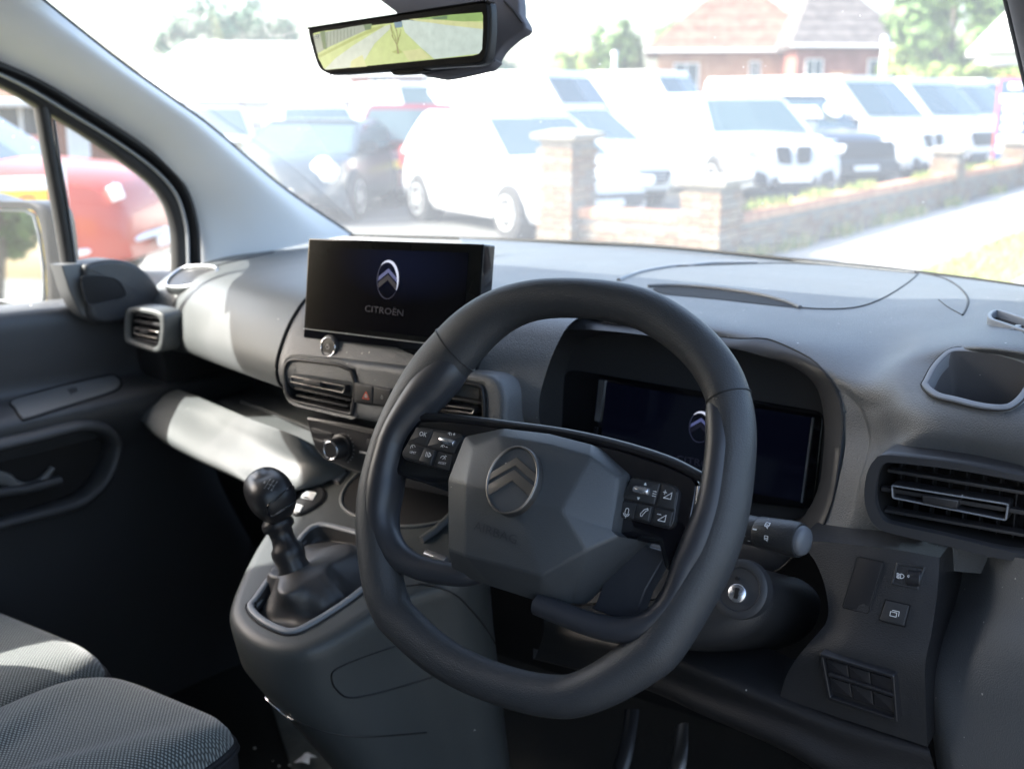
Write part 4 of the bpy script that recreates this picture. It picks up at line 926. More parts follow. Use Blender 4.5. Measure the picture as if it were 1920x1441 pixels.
side_ = loft(rg, True, False, False); nv_ = len(side_[0]); alltop = [CT.w(p[0], p[1], 0) for p in tout]+[CT.w(p[0], p[1], 0) for p in hol]
mk('console_body', (list(side_[0])+alltop, list(side_[1])+[tuple(i+nv_ for i in t) for t in tri]), M['console'], con, smooth=50, weld=True)
def cseam(pts, closed=False, r=.0011, n=6, mat='rubber', name='seam'):
    P = onsurf(pts, cB, .0002, n, closed)
    if len(P) > 3: mk(name, tube(P, r, n=6, closed=closed), M[mat], con, smooth=60)
cseam([(625,1285),(622,1262),(640,1248),(690,1228),(760,1204)]); cseam([(625,1285),(650,1306),(700,1300),(780,1278),(870,1250)])
cseam([(762,1098),(800,1096),(850,1112),(890,1150),(925,1200),(935,1235)])
cseam([(500,1305),(540,1340),(600,1368),(680,1380),(800,1372)])
cseam([(555,925),(600,910),(640,884)])
# gaiter surround
gs = mk('gaiter_surround', plate(CT, inset(ro_, -.004), .004, .01, .003, [inset(ro_, .004)], back=False, seg=4), M['collar'], con, smooth=50)
mk('seam', tube([CT.w(p[0], p[1], .0006) for p in inset(ro_, -.0055)], .0010, n=6, closed=True), M['rubber'], gs, smooth=60)
# leather gaiter: rises from the surround to the lever
LB = atX(545, 1048, -.900); LT = atX(497, 960, -.925); LA = nrm(LT-LB)
gi = al(inset(ro_, .0045), 72)
bx = Fr(LB, np.cross(A(0, 1, 0), LA), A(0, 1, 0)); bx = bx if bx.z @ LA > 0 else Fr(LB, -np.cross(A(0, 1, 0), LA), A(0, 1, 0))
gc = gi.mean(0); ctop = [LB+LA*-.012+bx.x*.0175*math.cos(t)+bx.y*.0175*math.sin(t) for t in np.linspace(-math.pi, math.pi, 72, endpoint=False)]
R_ = []
ang = np.linspace(-math.pi, math.pi, 72, endpoint=False)
for t in np.linspace(0, 1, 22):
    ring_ = []
    for k in range(72):
        b0 = CT.w(gi[k][0], gi[k][1], .002); e0 = ctop[k]
        s = t**1.05
        p = b0*(1-s)+e0*s
        sag = -.034*math.sin(math.pi*min(1, t*1.6))*(1-t)**1.3+.006*math.sin(math.pi*t)
        fold = .0075*math.sin(math.pi*t)*math.sin(3*ang[k]+6*t+.6)+.0045*math.sin(math.pi*t)*math.sin(5*ang[k]-7*t)
        out = nrm(b0-CT.w(gc[0], gc[1], 0))
        p = p+CT.z*sag+out*(fold+.012*math.sin(math.pi*t)*(1-t)*(1 if math.sin(ang[k]) > -.2 else .2))
        ring_.append(p)
    R_.append(ring_)
M['gaiter'] = grain('gaiter_leather', (.040, .040, .042), .42, 700, .2, .5, var=.1)
mk('gaiter', loft(R_, True, False, True), M['gaiter'], con, smooth=80)
for k in (12, 13.2):
    i = int(k); mk('stitch', tube([R_[j][i]+CT.z*.0008 for j in range(0, 6)], .0007, n=5), M['black'], con, smooth=60)
# socket puck and blank switches
up_ = [(556,945),(548,930),(555,918),(580,910),(600,914),(608,925),(604,940),(585,955),(560,966),(548,960)]
pu = ccw(catmull(CT.uvs(up_), 4)); pk = mk('socket_plate', plate(CT, pu, .0035, .008, .0015), M['panel'], con, smooth=40)
mk('seam', tube([CT.w(p[0], p[1], .001) for p in inset(pu, -.0012)], .0012, n=6, closed=True), M['black'], pk, smooth=60)
for pts in ([(574,920),(594,924),(586,937),(564,932)], [(556,945),(569,948),(562,960),(547,956)]):
    Q = rounded(ccw(CT.uvs(pts, .004)), .0012)
    s_ = mk('usb_socket', plate(CT, Q, .0050, .002, .0003, [inset(Q, .0042)]), M['white_print'], pk)
    mk('socket_hole', plate(CT, inset(Q, .004), .0042, .001), M['black'], s_)
for pts in ([(591,886),(613,873),(630,880),(611,898)], [(614,898),(632,881),(650,887),(634,905)]):
    mk('blank_switch', plate(CT, rounded(ccw(CT.uvs(pts)), .001), .002, .004, .0008), M['collar'], con)
mk('switch_bezel', plate(CT, rounded(inset(ccw(CT.uvs([(588,886),(610,869),(655,884),(636,908)])), -.001), .0015), .0010, .004, .0006), M['panel'], con)
# dark tray ahead of the gaiter, right of the sockets
dt = ccw(catmull(CT.uvs([(640,935),(660,900),(700,878),(790,880),(850,900),(860,960),(800,985),(720,985),(655,962)]), 4))
mk('tray', plate(CT, dt, .0012, .004), M['black'], con)
mk('tray_edge', tube([CT.w(p[0], p[1], .001) for p in dt], .0025, n=8, closed=True), M['dash_light'], con, smooth=60)
bar = [CT.w(*CT.uv(x, y, .004), .004) for x, y in ((790,1012),(818,992),(850,962))]
mk('tray_divider', tube(bar, .005, .004, n=8), M['dash_light'], con, smooth=60)
mk('card_slot', plate(CT, ccw(CT.uvs([(800,1028),(838,1041),(832,1050),(794,1036)], .006)), .006, .006, .0008), M['silver'], con)
# bright strip painted in as the highlight on the console's bottom edge
eb_ = onsurf([(498,1304),(515,1320),(535,1337),(552,1347)], cB, .0015, 6)
if len(eb_) > 3: mk('edge_highlight', tube(eb_, .0014, n=6), M['silver'], con, smooth=60)

# ============================================================ GEAR LEVER
gl = thing('gear_lever', 'black gear lever with a rounded knob printed with the six speed pattern', 'gear lever', LB-LA*.02)
GA = Fr(LB, nrm(np.cross(A(0, 1, 0), LA)), A(0, 1, 0))
if GA.z @ LA < 0: GA = Fr(LB, -nrm(np.cross(A(0, 1, 0), LA)), A(0, 1, 0))
Ls = float(np.linalg.norm(atX(508, 985, -.915)-LB))
mk('lever_shaft', lathe(GA, [(.0165, -.02), (.0185, -.012), (.0165, -.004), (.0180, .002), (.0190, .008), (.0180, .014), (.0145, .018), (.0130, .026), (.0138, .034), (.0178, .037), (.0185, .042), (.0172, .046), (.0140, .050), (.0135, .060), (.0165, .070)], 32), M['satin'], gl, smooth=60)
# knob: rounded block
KC = atX(508, 930, -.920)
kx = nrm(atX(560, 935, -.87)-atX(455, 930, -.96)); kx = nrm(A(.80, -.45, .12)); kz = nrm(LA+A(0, 0, .25)); KN = Fr(KC, kx, np.cross(kz, kx))
rg = []
for t in np.linspace(-1, 1, 21):
    h = .0295*math.sin(t*math.pi/2); s = max(.03, (1-abs(math.sin(t*math.pi/2))**2.8))**(1/2.6)
    if t < 0: s *= 1-.18*(-math.sin(t*math.pi/2))**1.2
    r_ = []
    for a in np.linspace(0, 2*math.pi, 48, endpoint=False):
        c, n_ = math.cos(a), math.sin(a); e = .72
        r_.append(KN.w(0.0325*s*math.copysign(abs(c)**e, c), .0255*s*math.copysign(abs(n_)**e, n_), h+.003*(c if t > 0 else 0)*(-1)))
    rg.append(r_)
kvf = loft(rg); kb = mk('gear_knob', kvf, M['satin'], gl, smooth=70); kB = bvh(kvf)
pl_ = [(502,948),(516,936),(545,912),(556,915),(560,925),(545,945),(512,966),(503,962)]
PP = onsurf(pl_, kB, .0006, 4, True); c = np.mean(PP, 0)
mk('knob_inlay', ([p for p in PP]+[c+nrm(CAM-c)*.0015], [(i, (i+1) % len(PP), len(PP)) for i in range(len(PP))]), M['gloss'], kb, smooth=60)
mk('inlay_edge', tube(PP, .0009, n=6, closed=True), M['gloss'], kb, smooth=60)
# shift pattern, laid on the crown
K0 = hit(506, 908, kB); ky = nrm(hit(502, 914, kB)-hit(510, 901, kB))
kxx = nrm(hit(516, 911, kB)-hit(494, 903, kB))
KP = Fr(K0, kxx, -ky)
def onk(vf):
    out = []
    for p in vf[0]:
        d = nrm(np.asarray(p)-CAM); r = kB.ray_cast(Vector(CAM), Vector(d)); out.append(np.array(r[0])-d*.0006 if r[0] is not None else p)
    return out, vf[1]
a_ = Acc(); w_ = .0042
for s, x, y in (('R', -1.6, .0), ('1', -.75, 1), ('3', .25, 1), ('5', 1.25, 1), ('2', -.75, -1), ('4', .25, -1), ('6', 1.25, -1)): a_.add(text(KP, s, x*w_, y*.0052, .0042, 0))
a_.add(strokes(KP, [[(-.75*w_, .003), (-.75*w_, -.003)], [(.25*w_, .003), (.25*w_, -.003)], [(1.25*w_, .003), (1.25*w_, -.003)], [(-.75*w_, 0), (1.25*w_, 0)]], .0004, 0))
mk('shift_pattern', onk((a_.v, a_.f)), M['dim_print'], kb, smooth=0)

# ============================================================ SEATS
def cushion(x0, x1, y0, y1, zt, crown, name, lab):
    t = thing(name, lab, 'seat', ((x0+x1)/2, (y0+y1)/2, .5), 'passenger bench seats')
    w, d = (x1-x0)/2, (y1-y0)/2; cx, cy = (x0+x1)/2, (y0+y1)/2
    def ring(sx, sy, z, e=.34):
        o = []
        for a in np.linspace(0, 2*math.pi, 72, endpoint=False):
            c, s = math.cos(a), math.sin(a)
            o.append(A(cx+w*sx*math.copysign(abs(c)**e, c), cy+d*sy*math.copysign(abs(s)**e, s), z-crown*.35*abs(c)**2-.02*max(0, s)**3))
        return o
    rg = [ring(.02, .02, zt), ring(.3, .3, zt-.0005), ring(.55, .55, zt-.002), ring(.75, .75, zt-.006), ring(.86, .88, zt-.012), ring(.93, .945, zt-.021), ring(.965, .975, zt-.033), ring(.985, .99, zt-.047)]
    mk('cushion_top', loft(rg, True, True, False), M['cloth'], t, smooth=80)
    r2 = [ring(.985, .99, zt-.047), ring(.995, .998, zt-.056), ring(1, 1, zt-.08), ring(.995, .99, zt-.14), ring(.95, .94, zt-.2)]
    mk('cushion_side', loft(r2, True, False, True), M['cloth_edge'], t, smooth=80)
    for z, k in ((zt-.047, .987), (zt-.053, .994)): mk('piping', tube(ring(k, k+.004, z), .0030, n=8, closed=True), M['cloth_edge'], t, smooth=60)
    mk('seat_base', loft([ring(.9, .9, zt-.19), ring(.86, .8, .5)], True, True, True), M['black'], t, smooth=40)
    # backrest, upright behind the cushion
    mk('backrest', loft([[A(cx+w*.96*s_*math.copysign(abs(math.cos(a))**.4, math.cos(a)), y0-.02+dy+.07*k_*math.copysign(abs(math.sin(a))**.5, math.sin(a)), z) for a in np.linspace(0, 2*math.pi, 40, endpoint=False)] for z, s_, k_, dy in ((zt-.02, .96, .9, 0), (zt+.1, 1, 1.1, -.03), (zt+.35, 1, 1, -.09), (zt+.55, .9, .8, -.14), (zt+.6, .7, .4, -.15))]), M['cloth'], t, smooth=70)
    return t
cushion(-1.565, -1.112, .22, .830, .880, .03, 'passenger_seat', 'outer grey cloth seat cushion beside the passenger door')
cushion(-1.102, -.85, .20, .780, .900, .03, 'passenger_seat', 'middle grey cloth seat cushion nearest the camera at the bottom edge')

# ============================================================ PASSENGER DOOR
dr = thing('passenger_door', 'dark plastic passenger door with window, armrest switch and tweeter pod', 'door', (-1.62, .75, .5))
prof = [(-1.70,1.190),(-1.66,1.198),(-1.63,1.199),(-1.605,1.194),(-1.592,1.180),(-1.588,1.150),(-1.586,1.110),(-1.583,1.085),(-1.572,1.070),(-1.53,1.063),(-1.505,1.058),(-1.496,1.048),(-1.497,1.030),(-1.510,1.000),(-1.530,.965),(-1.535,.9),(-1.53,.75),(-1.55,.5)]
dgrid = [[A(x-.02*max(0, (y-.9))**1*(.6 if z < 1.1 else .15), y, z-.03*(y-.98) if z < 1.1 and z > .98 else z-.05*(y-1.0)) for y in (-.3, .3, .7, .95, 1.1, 1.2, 1.3, 1.4)] for x, z in prof]
dp = patch(dgrid, 4, 4); mk('door_panel', dp[:2], M['door'], dr, smooth=50); dB2 = bvh(dp)
# switch plate on the armrest
def dseam(pts, r=.0012, closed=True, mat='black', lift=.0004, name='seam', n=5):
    P = onsurf(pts, dB2, lift, n, closed)
    if len(P) > 3: return mk(name, tube(P, r, n=6, closed=closed), M[mat], dr, smooth=60)
spx = [(22,753),(30,767),(40,782),(52,783),(120,762),(185,742),(215,731),(224,722),(222,712),(210,705),(190,708),(120,724),(60,741)]
PP = onsurf(spx, dB2, .002, 4, True); c = np.mean(PP, 0)
M['doorpad'] = grain('armrest_plastic', (.10, .105, .11), .45, 700, .2, .5)
sw_ = mk('switch_plate', solid_like((PP, [tuple(range(len(PP)))]), (0, 0, -.006)), M['doorpad'], dr, smooth=30)
dseam([(20,753),(28,768),(39,785),(52,786),(120,765),(186,745),(217,733),(227,722),(225,711),(211,703),(190,705),(120,721),(60,738)], .0015)
wq = onsurf([(124,733),(160,724),(166,731),(132,744)], dB2, .0030, 1, True); mk('switch_well', (wq, [tuple(range(len(wq)))]), M['black'], sw_, smooth=0)
wq = onsurf([(126,735),(143,731),(146,738),(132,743)], dB2, .0048, 1, True); mk('window_switch', solid_like((wq, [tuple(range(len(wq)))]), (0, 0, -.004)), M['chrome'], sw_, smooth=0)
# door pull with a dark pocket
hl = catmull(A((-30,838),(40,822),(110,804),(150,797),(185,803),(205,822),(205,850),(190,890),(165,920),(130,943),(60,962),(-30,985)), 5, False)
HP = [atX(a, b, -1.500-.02*k/len(hl)) for k, (a, b) in enumerate(hl)]
mk('pull_surround', tube(HP, .011, .026, up=(1, 0, 0), n=14), M['door'], dr, smooth=70)
pk_ = [atX(a, b, -1.512) for a, b in catmull(A((-40,850),(60,830),(150,815),(190,825),(180,870),(140,920),(60,950),(-40,970)), 4)]
mk('pull_pocket', (pk_, [tuple(range(len(pk_)))]), M['black'], dr, smooth=0)
lev = [atX(a, b, -1.505) for a, b in catmull(A((-10,895),(12,898),(25,908),(45,912),(75,902),(98,876)), 4, False)]
mk('door_release', tube(lev, np.linspace(.012, .004, len(lev)), .006, up=(1, 0, 0), n=10), M['doorpad'], dr, smooth=70)
sh_ = [atX(a, b, -1.50) for a, b in ((-20,925),(40,918),(110,900))]; mk('pocket_shelf', tube(sh_, .008, .012, up=(1, 0, 0), n=8), M['door'], dr, smooth=70)
# window frame, quarter bar
def dbar(pts, ru, rv, name, mat='doorframe', x=-1.600, n=10):
    P = catmull(A(*[atX(a, b, x) for a, b in pts]), 5, False); return mk(name, tube(P, ru, rv, up=(1, 0, 0), n=n), M[mat], dr, smooth=50)
dbar([(-160,88),(-60,118),(20,155),(90,196),(150,232),(220,280),(285,330),(318,372),(334,420),(338,470),(338,530)], .0155, .018, 'window_frame')
dbar([(-160,60),(-40,110),(60,152),(140,200),(220,250),(290,300),(335,350),(356,410),(362,470),(362,530)], .0085, .018, 'door_seal', 'rubber', -1.590)
dbar([(-160,74),(-40,122),(50,164),(130,212),(212,262),(282,312),(327,360),(347,415),(352,470),(352,520)], .0026, .004, 'seal_lip', 'collar', -1.578, 6)
dbar([(74,180),(84,240),(100,330),(118,430),(132,520),(137,560)], .0105, .014, 'quarter_bar')
dbar([(101,225),(112,300),(126,380),(139,470),(143,500)], .0014, .003, 'bar_edge', 'collar', -1.586, 6)
wgl = [atX(a, b, -1.606) for a, b in ((-160,60),(20,140),(90,182),(150,218),(220,266),(285,316),(330,372),(345,440),(345,545),(130,590),(-160,640))]
mk('window_glass', (wgl, [tuple(range(len(wgl)))]), M['side_glass'], dr, smooth=0)
# rear part of the frame so the window has a far end
mk('door_post', plate(Fr((-1.6, 0, 0), (0, 1, 0), (0, 0, 1)), [(.28, 1.15), (.39, 1.15), (.42, 1.66), (.30, 1.68)], .01, .03, .004), M['doorframe'], dr)
# tweeter pod
XF = Fr((-1.575, 1.18, 1.2), (0, 1, 0), (0, 0, 1))
po = ccw(catmull(XF.uvs([(148,505),(160,492),(195,485),(230,489),(258,503),(280,527),(292,552),(290,575),(250,592),(205,603),(175,603),(160,592),(155,560)]), 4))
pd = mk('tweeter_pod', plate(XF, po, .016, .045, .008, seg=6), M['door'], dr, smooth=60)
pf_ = [(113,497),(150,493),(158,500),(164,560),(178,606),(150,590),(128,545)]
mk('pod_return', plate(XF, ccw(XF.uvs(pf_)), .004, .03, .003), M['doorpad'], dr, smooth=40)
gg = ccw(catmull(XF.uvs([(152,522),(165,517),(195,518),(220,525),(234,545),(232,558),(200,566),(168,571),(158,555)], .017), 4))
mk('tweeter_grille', plate(XF, gg, .0172, .003, .001), M['black'], pd); mk('grille_edge', tube([XF.w(p[0], p[1], .0174) for p in gg], .0010, n=6, closed=True), M['door'], pd, smooth=60)

# ============================================================ DOOR MIRROR
mF = Fr(atY(40, 480, 1.175), nrm(A(1, .42, .0)), (0, .06, 1))
dm = thing('door_mirror', 'passenger door mirror with dark housing reflecting trees', 'door mirror', mF.w(0, 0)-A(0, 0, .12))
mo = ccw(catmull(mF.uvs([(-80,376),(0,377),(55,378),(84,388),(97,420),(106,500),(110,560),(106,590),(60,594),(-80,590)]), 3))
mi_ = ccw(catmull(mF.uvs([(-78,391),(0,392),(45,393),(62,402),(72,440),(80,500),(82,560),(76,576),(55,577),(0,566),(-78,556)]), 3))
dmc = mk('mirror_housing', plate(mF, mo, .0, .07, .012, [mi_], back=True, seg=4), M['satin'], dm, smooth=50)
MGF = Fr(mF.o, nrm(A(1, .42, 0)), (0, .085, 1))
mg = ccw(MGF.uvs([(-78,391),(0,392),(45,393),(62,402),(72,440),(80,500),(82,560),(76,576),(55,577),(0,566),(-78,556)]))
mk('mirror_glass', plate(MGF, inset(mg, -.001), -.004, .003), M['mirror'], dm, smooth=0)
mk('mirror_edge', tube([MGF.w(p[0], p[1], -.003) for p in inset(mg, .002)], .0022, n=6, closed=True), M['collar'], dm, smooth=60)
mk('mirror_arm', tube([mF.w(*mF.uv(60, 600), -.05), mF.w(*mF.uv(120, 605), -.05), A(-1.66, 1.2, 1.17)], .03, .022, n=10), M['satin'], dm, smooth=60)

# ============================================================ VAN BODY: pillars, lining, windscreen, floor
vb = thing('van_body', 'pale grey windscreen pillars, roof lining, windscreen and floor of the van cab', 'van body', (-.88, .4, .45))
gl_ = [(-40,-100),(60,-15),(150,58),(240,128),(330,192),(400,243),(520,345),(600,402),(655,437)]
dl_ = [(-260,40),(-60,108),(40,150),(130,198),(215,250),(260,282),(345,372),(374,440),(380,505)]
g0 = [atX(a, b, -1.50) for a, b in gl_]; g3 = [atX(a, b, -1.592) for a, b in dl_]
g0[-1] = atX(660, 441, -1.5)
gr = []
for k, (fr_, dx, out) in enumerate(((0, 0, -.0), (.06, .008, .0), (.3, .034, .0), (.6, .038, .0), (.85, .020, 0), (1, 0, 0), (1.04, -.03, 0))):
    gr.append([a*(1-fr_)+b*fr_+A(dx*.9, 0, 0)+A(0, -.2*dx, .3*dx) for a, b in zip(g0, g3)])
pt = patch(gr, 5, 4); mk('pillar_trim', pt[:2], M['pillar'], vb, smooth=70, label='pale grey passenger side windscreen pillar')
mk('screen_seal', tube(catmull(A(*[p+A(-.004, 0, .002) for p in g0]), 4, False), .0045, n=8), M['rubber'], vb, smooth=60)
# driver side pillar, same slope
rgl = [A(-.245, 1.72, 1.225), A(-.245, 1.36, 1.444), A(-.245, 1.047, 1.635), A(-.245, .9, 1.725)]
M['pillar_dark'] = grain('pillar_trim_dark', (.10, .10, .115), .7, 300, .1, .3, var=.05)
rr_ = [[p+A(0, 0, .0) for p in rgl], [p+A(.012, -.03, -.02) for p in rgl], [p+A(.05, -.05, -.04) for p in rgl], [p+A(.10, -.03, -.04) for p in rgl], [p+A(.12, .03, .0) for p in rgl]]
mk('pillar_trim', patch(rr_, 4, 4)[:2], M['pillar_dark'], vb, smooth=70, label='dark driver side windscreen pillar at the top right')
mk('screen_seal', tube(rgl, .006, n=8), M['rubber'], vb, smooth=60)
# windscreen sheet with thickness
wsn = nrm(A(0, .52, .854)); xs = np.linspace(-1.60, -.15, 9)
wsg = [[A(x, 1.72-.44*t*1.613, 1.228+.44*t) + A(0, .03*(1-((x+.875)/.73)**2), .02*(1-((x+.875)/.73)**2)) for x in xs] for t in (0, .33, .66, 1.0)]
wv_ = patch(wsg, 3, 4); mk('windscreen', wv_[:2], M['glass'], vb, smooth=80)
# roof lining and header
hd_ = [[A(x, y, z+.03*(1-((x+.88)/.75)**2)) for x in np.linspace(-1.62, -.16, 9)] for y, z in ((1.06,1.645),(1.02,1.635),(.95,1.65),(.7,1.70),(.2,1.74),(-.3,1.74),(-.5,1.70))]
mk('roof_lining', solid(patch(hd_, 3, 3), (0, .0, .035)), M['liner'], vb, smooth=70)
sideL = [[A(-1.56, y, z) for y, z in ((1.05,1.640),(.8,1.67),(.4,1.70),(-.1,1.71),(-.5,1.68))], [A(-1.60, y, z-.02) for y, z in ((1.0,1.61),(.8,1.65),(.4,1.69),(-.1,1.70),(-.5,1.66))], [A(-1.64, y, z-.01) for y, z in ((1.0,1.60),(.8,1.64),(.4,1.68),(-.1,1.69),(-.5,1.65))]]
mk('cant_rail', patch(sideL, 4, 4)[:2], M['liner'], vb, smooth=70)
mk('cant_rail', patch([[p*A(-1, 1, 1)+A(-1.76, 0, 0) for p in r] for r in sideL], 4, 4)[:2], M['liner'], vb, smooth=70)
WB = Fr((0, 0, 0), (1, 0, 0), (0, 1, 0))
def wbox(name, x0, y0, z0, x1, y1, z1, mat): return mk(name, box(WB, x0, y0, z0, x1, y1, z1, .004), M[mat], vb, smooth=30)
wbox('bulkhead', -1.66, -.56, .4, -.10, -.50, 1.76, 'doorframe')
wbox('floor_pan', -1.66, -.5, .40, -.12, 1.75, .455, 'carpet')
wbox('firewall', -1.66, 1.72, .40, -.12, 1.78, 1.225, 'black')
wbox('body_side', -1.72, .0, .35, -1.63, 1.74, 1.165, 'doorframe')
wbox('body_side', -1.70, -.5, .40, -1.60, .33, 1.70, 'doorframe')
wbox('rear_post', -.16, -.50, .40, -.10, -.28, 1.72, 'pillar')
wbox('footwell_side', -.165, 1.02, .42, -.12, 1.76, 1.22, 'black')
wbox('sill', -.20, -.3, .40, -.12, 1.02, .50, 'doorframe')
fp = [atZ(a, b, .462) for a, b in ((500,1290),(560,1300),(640,1345),(760,1400),(760,1500),(560,1480))]
mk('floor_panel', solid_like((fp, [tuple(range(len(fp)))]), (0, 0, -.004)), M['mat'], vb, smooth=0)
# passenger footwell ridges
P1 = [atZ(a, b, .60) for a, b in ((180,1205),(260,1175),(320,1150),(345,1110),(350,1040))]
mk('floor_ridge', tube(catmull(A(*P1), 5, False), .012, n=8), M['satin'], vb, smooth=70)
mk('body_bonnet', solid(patch([[A(-1.62,1.80,1.17),A(-.88,1.86,1.19),A(-.14,1.80,1.17)],[A(-1.60,2.2,1.10),A(-.88,2.3,1.12),A(-.16,2.2,1.10)],[A(-1.5,2.6,.95),A(-.88,2.75,.98),A(-.26,2.6,.95)]], 5, 5), (0, 0, -.03)), plain('van_paint', (.75, .75, .75), .3, coat=.6), vb, smooth=60)

# the open driver's door, out of view, added to cut light from the right
od = thing('driver_door', 'driver door of the van standing wide open, unseen at the right', 'door', (-.10, 1.14, .4))
dF = Fr((-.08, 1.14, 0), (.86, -.51, 0), (0, 0, 1))
mk('door_panel', plate(dF, rounded([(.0, .38), (1.05, .38), (1.10, 1.18), (.0, 1.18)], .05), .04, .09, .02), M['door'], od, smooth=50)
mk('window_frame', tube([dF.w(*p, 0) for p in catmull(A((.02,1.18),(.30,1.44),(.55,1.66),(.75,1.71),(1.05,1.70),(1.10,1.5),(1.10,1.18)), 4, False)], .022, n=8), M['doorframe'], od, smooth=60)
mk('window_glass', plate(dF, [(.05,1.19),(1.08,1.19),(1.08,1.68),(.75,1.69),(.55,1.64)], .002, .004), M['side_glass'], od, smooth=0)
mk('armrest', plate(dF, rounded([(.25,.92),(.95,.88),(.95,.98),(.25,1.02)], .03), .09, .06, .02), M['doorpad'], od, smooth=50)

# ============================================================ REAR VIEW MIRROR (digital)
MFz = nrm(A(-.02, -1, -.02)); RM = Fr(atY(745, 72, 1.03), nrm(A(1, -.10, .020)), A(0, .05, 1)); 
rmt = thing('rear_view_mirror', 'wide digital rear view mirror showing a grass verge, path and road', 'mirror', RM.w(0, 0)-A(0, 0, .04))
ro_ = RM.uvs([(580,62),(583,55),(600,50),(880,8),(908,6),(915,14),(916,60),(910,108),(895,120),(860,123),(640,138),(620,138),(603,132),(592,110)])
roc = ccw(catmull(ro_, 3))
mk('mirror_case', plate(RM, inset(roc, -.001), -.002, .010, .003, seg=4), M['bezel'], rmt, smooth=50)
mk('mirror_face', plate(RM, inset(roc, .0006), .0015, .004, .001), M['black'], rmt, smooth=40)
scr = RM.uvs([(588,68),(600,62),(880,27),(902,24),(905,40),(900,92),(885,103),(630,129),(610,128),(601,118)])
def em(nm, c, s=.13):
    m, n, l, b = nt(nm); b.inputs['Base Color'].default_value = (.01, .01, .01, 1); b.inputs['Roughness'].default_value = .25; b.inputs['Emission Strength'].default_value = s
    tc = n.new('ShaderNodeTexCoord'); ns = n.new('ShaderNodeTexNoise'); ns.inputs['Scale'].default_value = 110; ns.inputs['Detail'].default_value = 4; l.new(tc.outputs['Object'], ns.inputs['Vector'])
    mx = n.new('ShaderNodeMix'); mx.data_type = 'RGBA'; l.new(ns.outputs['Fac'], mx.inputs[0]); mx.inputs[6].default_value = (*[x*.78 for x in c], 1); mx.inputs[7].default_value = (*[min(1, x*1.2) for x in c], 1); l.new(mx.outputs[2], b.inputs['Emission Color']); return m
E_ = [em('print_grass', (.62,.76,.30)), em('print_path', (.66,.76,.66)), em('print_road', (.66,.80,.74)), em('print_fence', (.36,.44,.38)), em('print_trees', (.10,.22,.10)), em('print_sapling', (.32,.30,.12)), em('print_car', (.15,.30,.42)), em('print_dry', (.74,.78,.38)), em('print_hedge', (.30,.50,.14)), em('print_verge', (.45,.55,.16))]
a_ = Acc()
def pg(px_, mi, h): a_.add(([RM.w(*RM.uv(x, y, h), h) for x, y in px_], [tuple(range(len(px_)))]), mi)
zx = lambda x, y: (560+x/4.364, y/4.364)
Zq = lambda *p: [zx(*t) for t in p]
pg(Zq((118,275),(190,257),(1500,104),(1508,130),(1500,405),(1475,440),(1430,455),(240,572),(205,560),(165,480)), 0, .0018)
pg(Zq((118,290),(240,258),(420,222),(560,200),(560,245),(470,285),(230,395),(152,440)), 3, .0020)
for k in range(9):
    x0 = 230+k*28; pg(Zq((x0,262-k*5),(x0+3,261-k*5),(x0+3,392-k*14),(x0,394-k*14)), 4, .0022)
pg(Zq((175,262),(215,256),(228,405),(200,400)), 4, .0023); pg(Zq((530,205),(600,195),(590,240),(545,250)), 4, .0023)
pg(Zq((600,230),(700,205),(690,225),(470,320),(160,480),(158,455)), 9, .0019)
pg(Zq((690,222),(755,200),(745,240),(620,360),(510,545),(210,572),(300,480),(450,370)), 1, .0020)
pg(Zq((840,170),(900,165),(1508,240),(1500,405),(1475,440),(1110,485),(1000,390),(870,265)), 2, .0020)
pg(Zq((900,160),(1100,140),(1508,190),(1508,240),(1200,205)), 7, .0021)
pg(Zq((960,160),(1000,150),(1240,122),(1500,102),(1508,172),(1350,178),(1100,160)), 8, .0022)
pg(Zq((1080,146),(1215,128),(1215,158),(1110,162)), 4, .0023)
pg(Zq((780,185),(845,178),(850,222),(790,232)), 6, .0023)
def tw(x0, y0, x1, y1, w):
    pg(Zq((x0-w, y0), (x0+w, y0), (x1+w*.5, y1), (x1-w*.5, y1)), 5, .0024)
for s in ((815,440,800,350,9),(800,360,760,290,5),(805,360,830,270,5),(770,310,755,200,4),(800,340,770,250,4),(812,330,800,240,4),(825,300,835,240,3),(760,260,745,190,3),(800,260,780,200,3)): tw(*s)
pg(Zq((760,425),(820,400),(850,430),(810,445)), 9, .0023)
pg(Zq((430,500),(520,450),(560,545),(420,555)), 7, .0021); pg(Zq((850,420),(1000,400),(1090,480),(900,500)), 7, .0021)
mk('mirror_screen', (a_.v, a_.f), E_, rmt, smooth=0, mi=a_.m)
mk('mirror_print', strokes(RM, [[RM.uv(*zx(130,290), .0026), RM.uv(*zx(155,285), .0026), RM.uv(*zx(160,310), .0026), RM.uv(*zx(135,315), .0026), RM.uv(*zx(130,290), .0026)]], .0008, .0026), M['white_print'], rmt, smooth=0)
mk('mirror_buttons', plate(RM, ccw(RM.uvs([(728,134),(790,127),(792,133),(770,138),(735,140)])), -.002, .012, .001), M['black'], rmt)
ta = [RM.w(*RM.uv(x, y, -.02), -.02) for x, y in ((905,60),(915,60),(915,110),(905,118))]
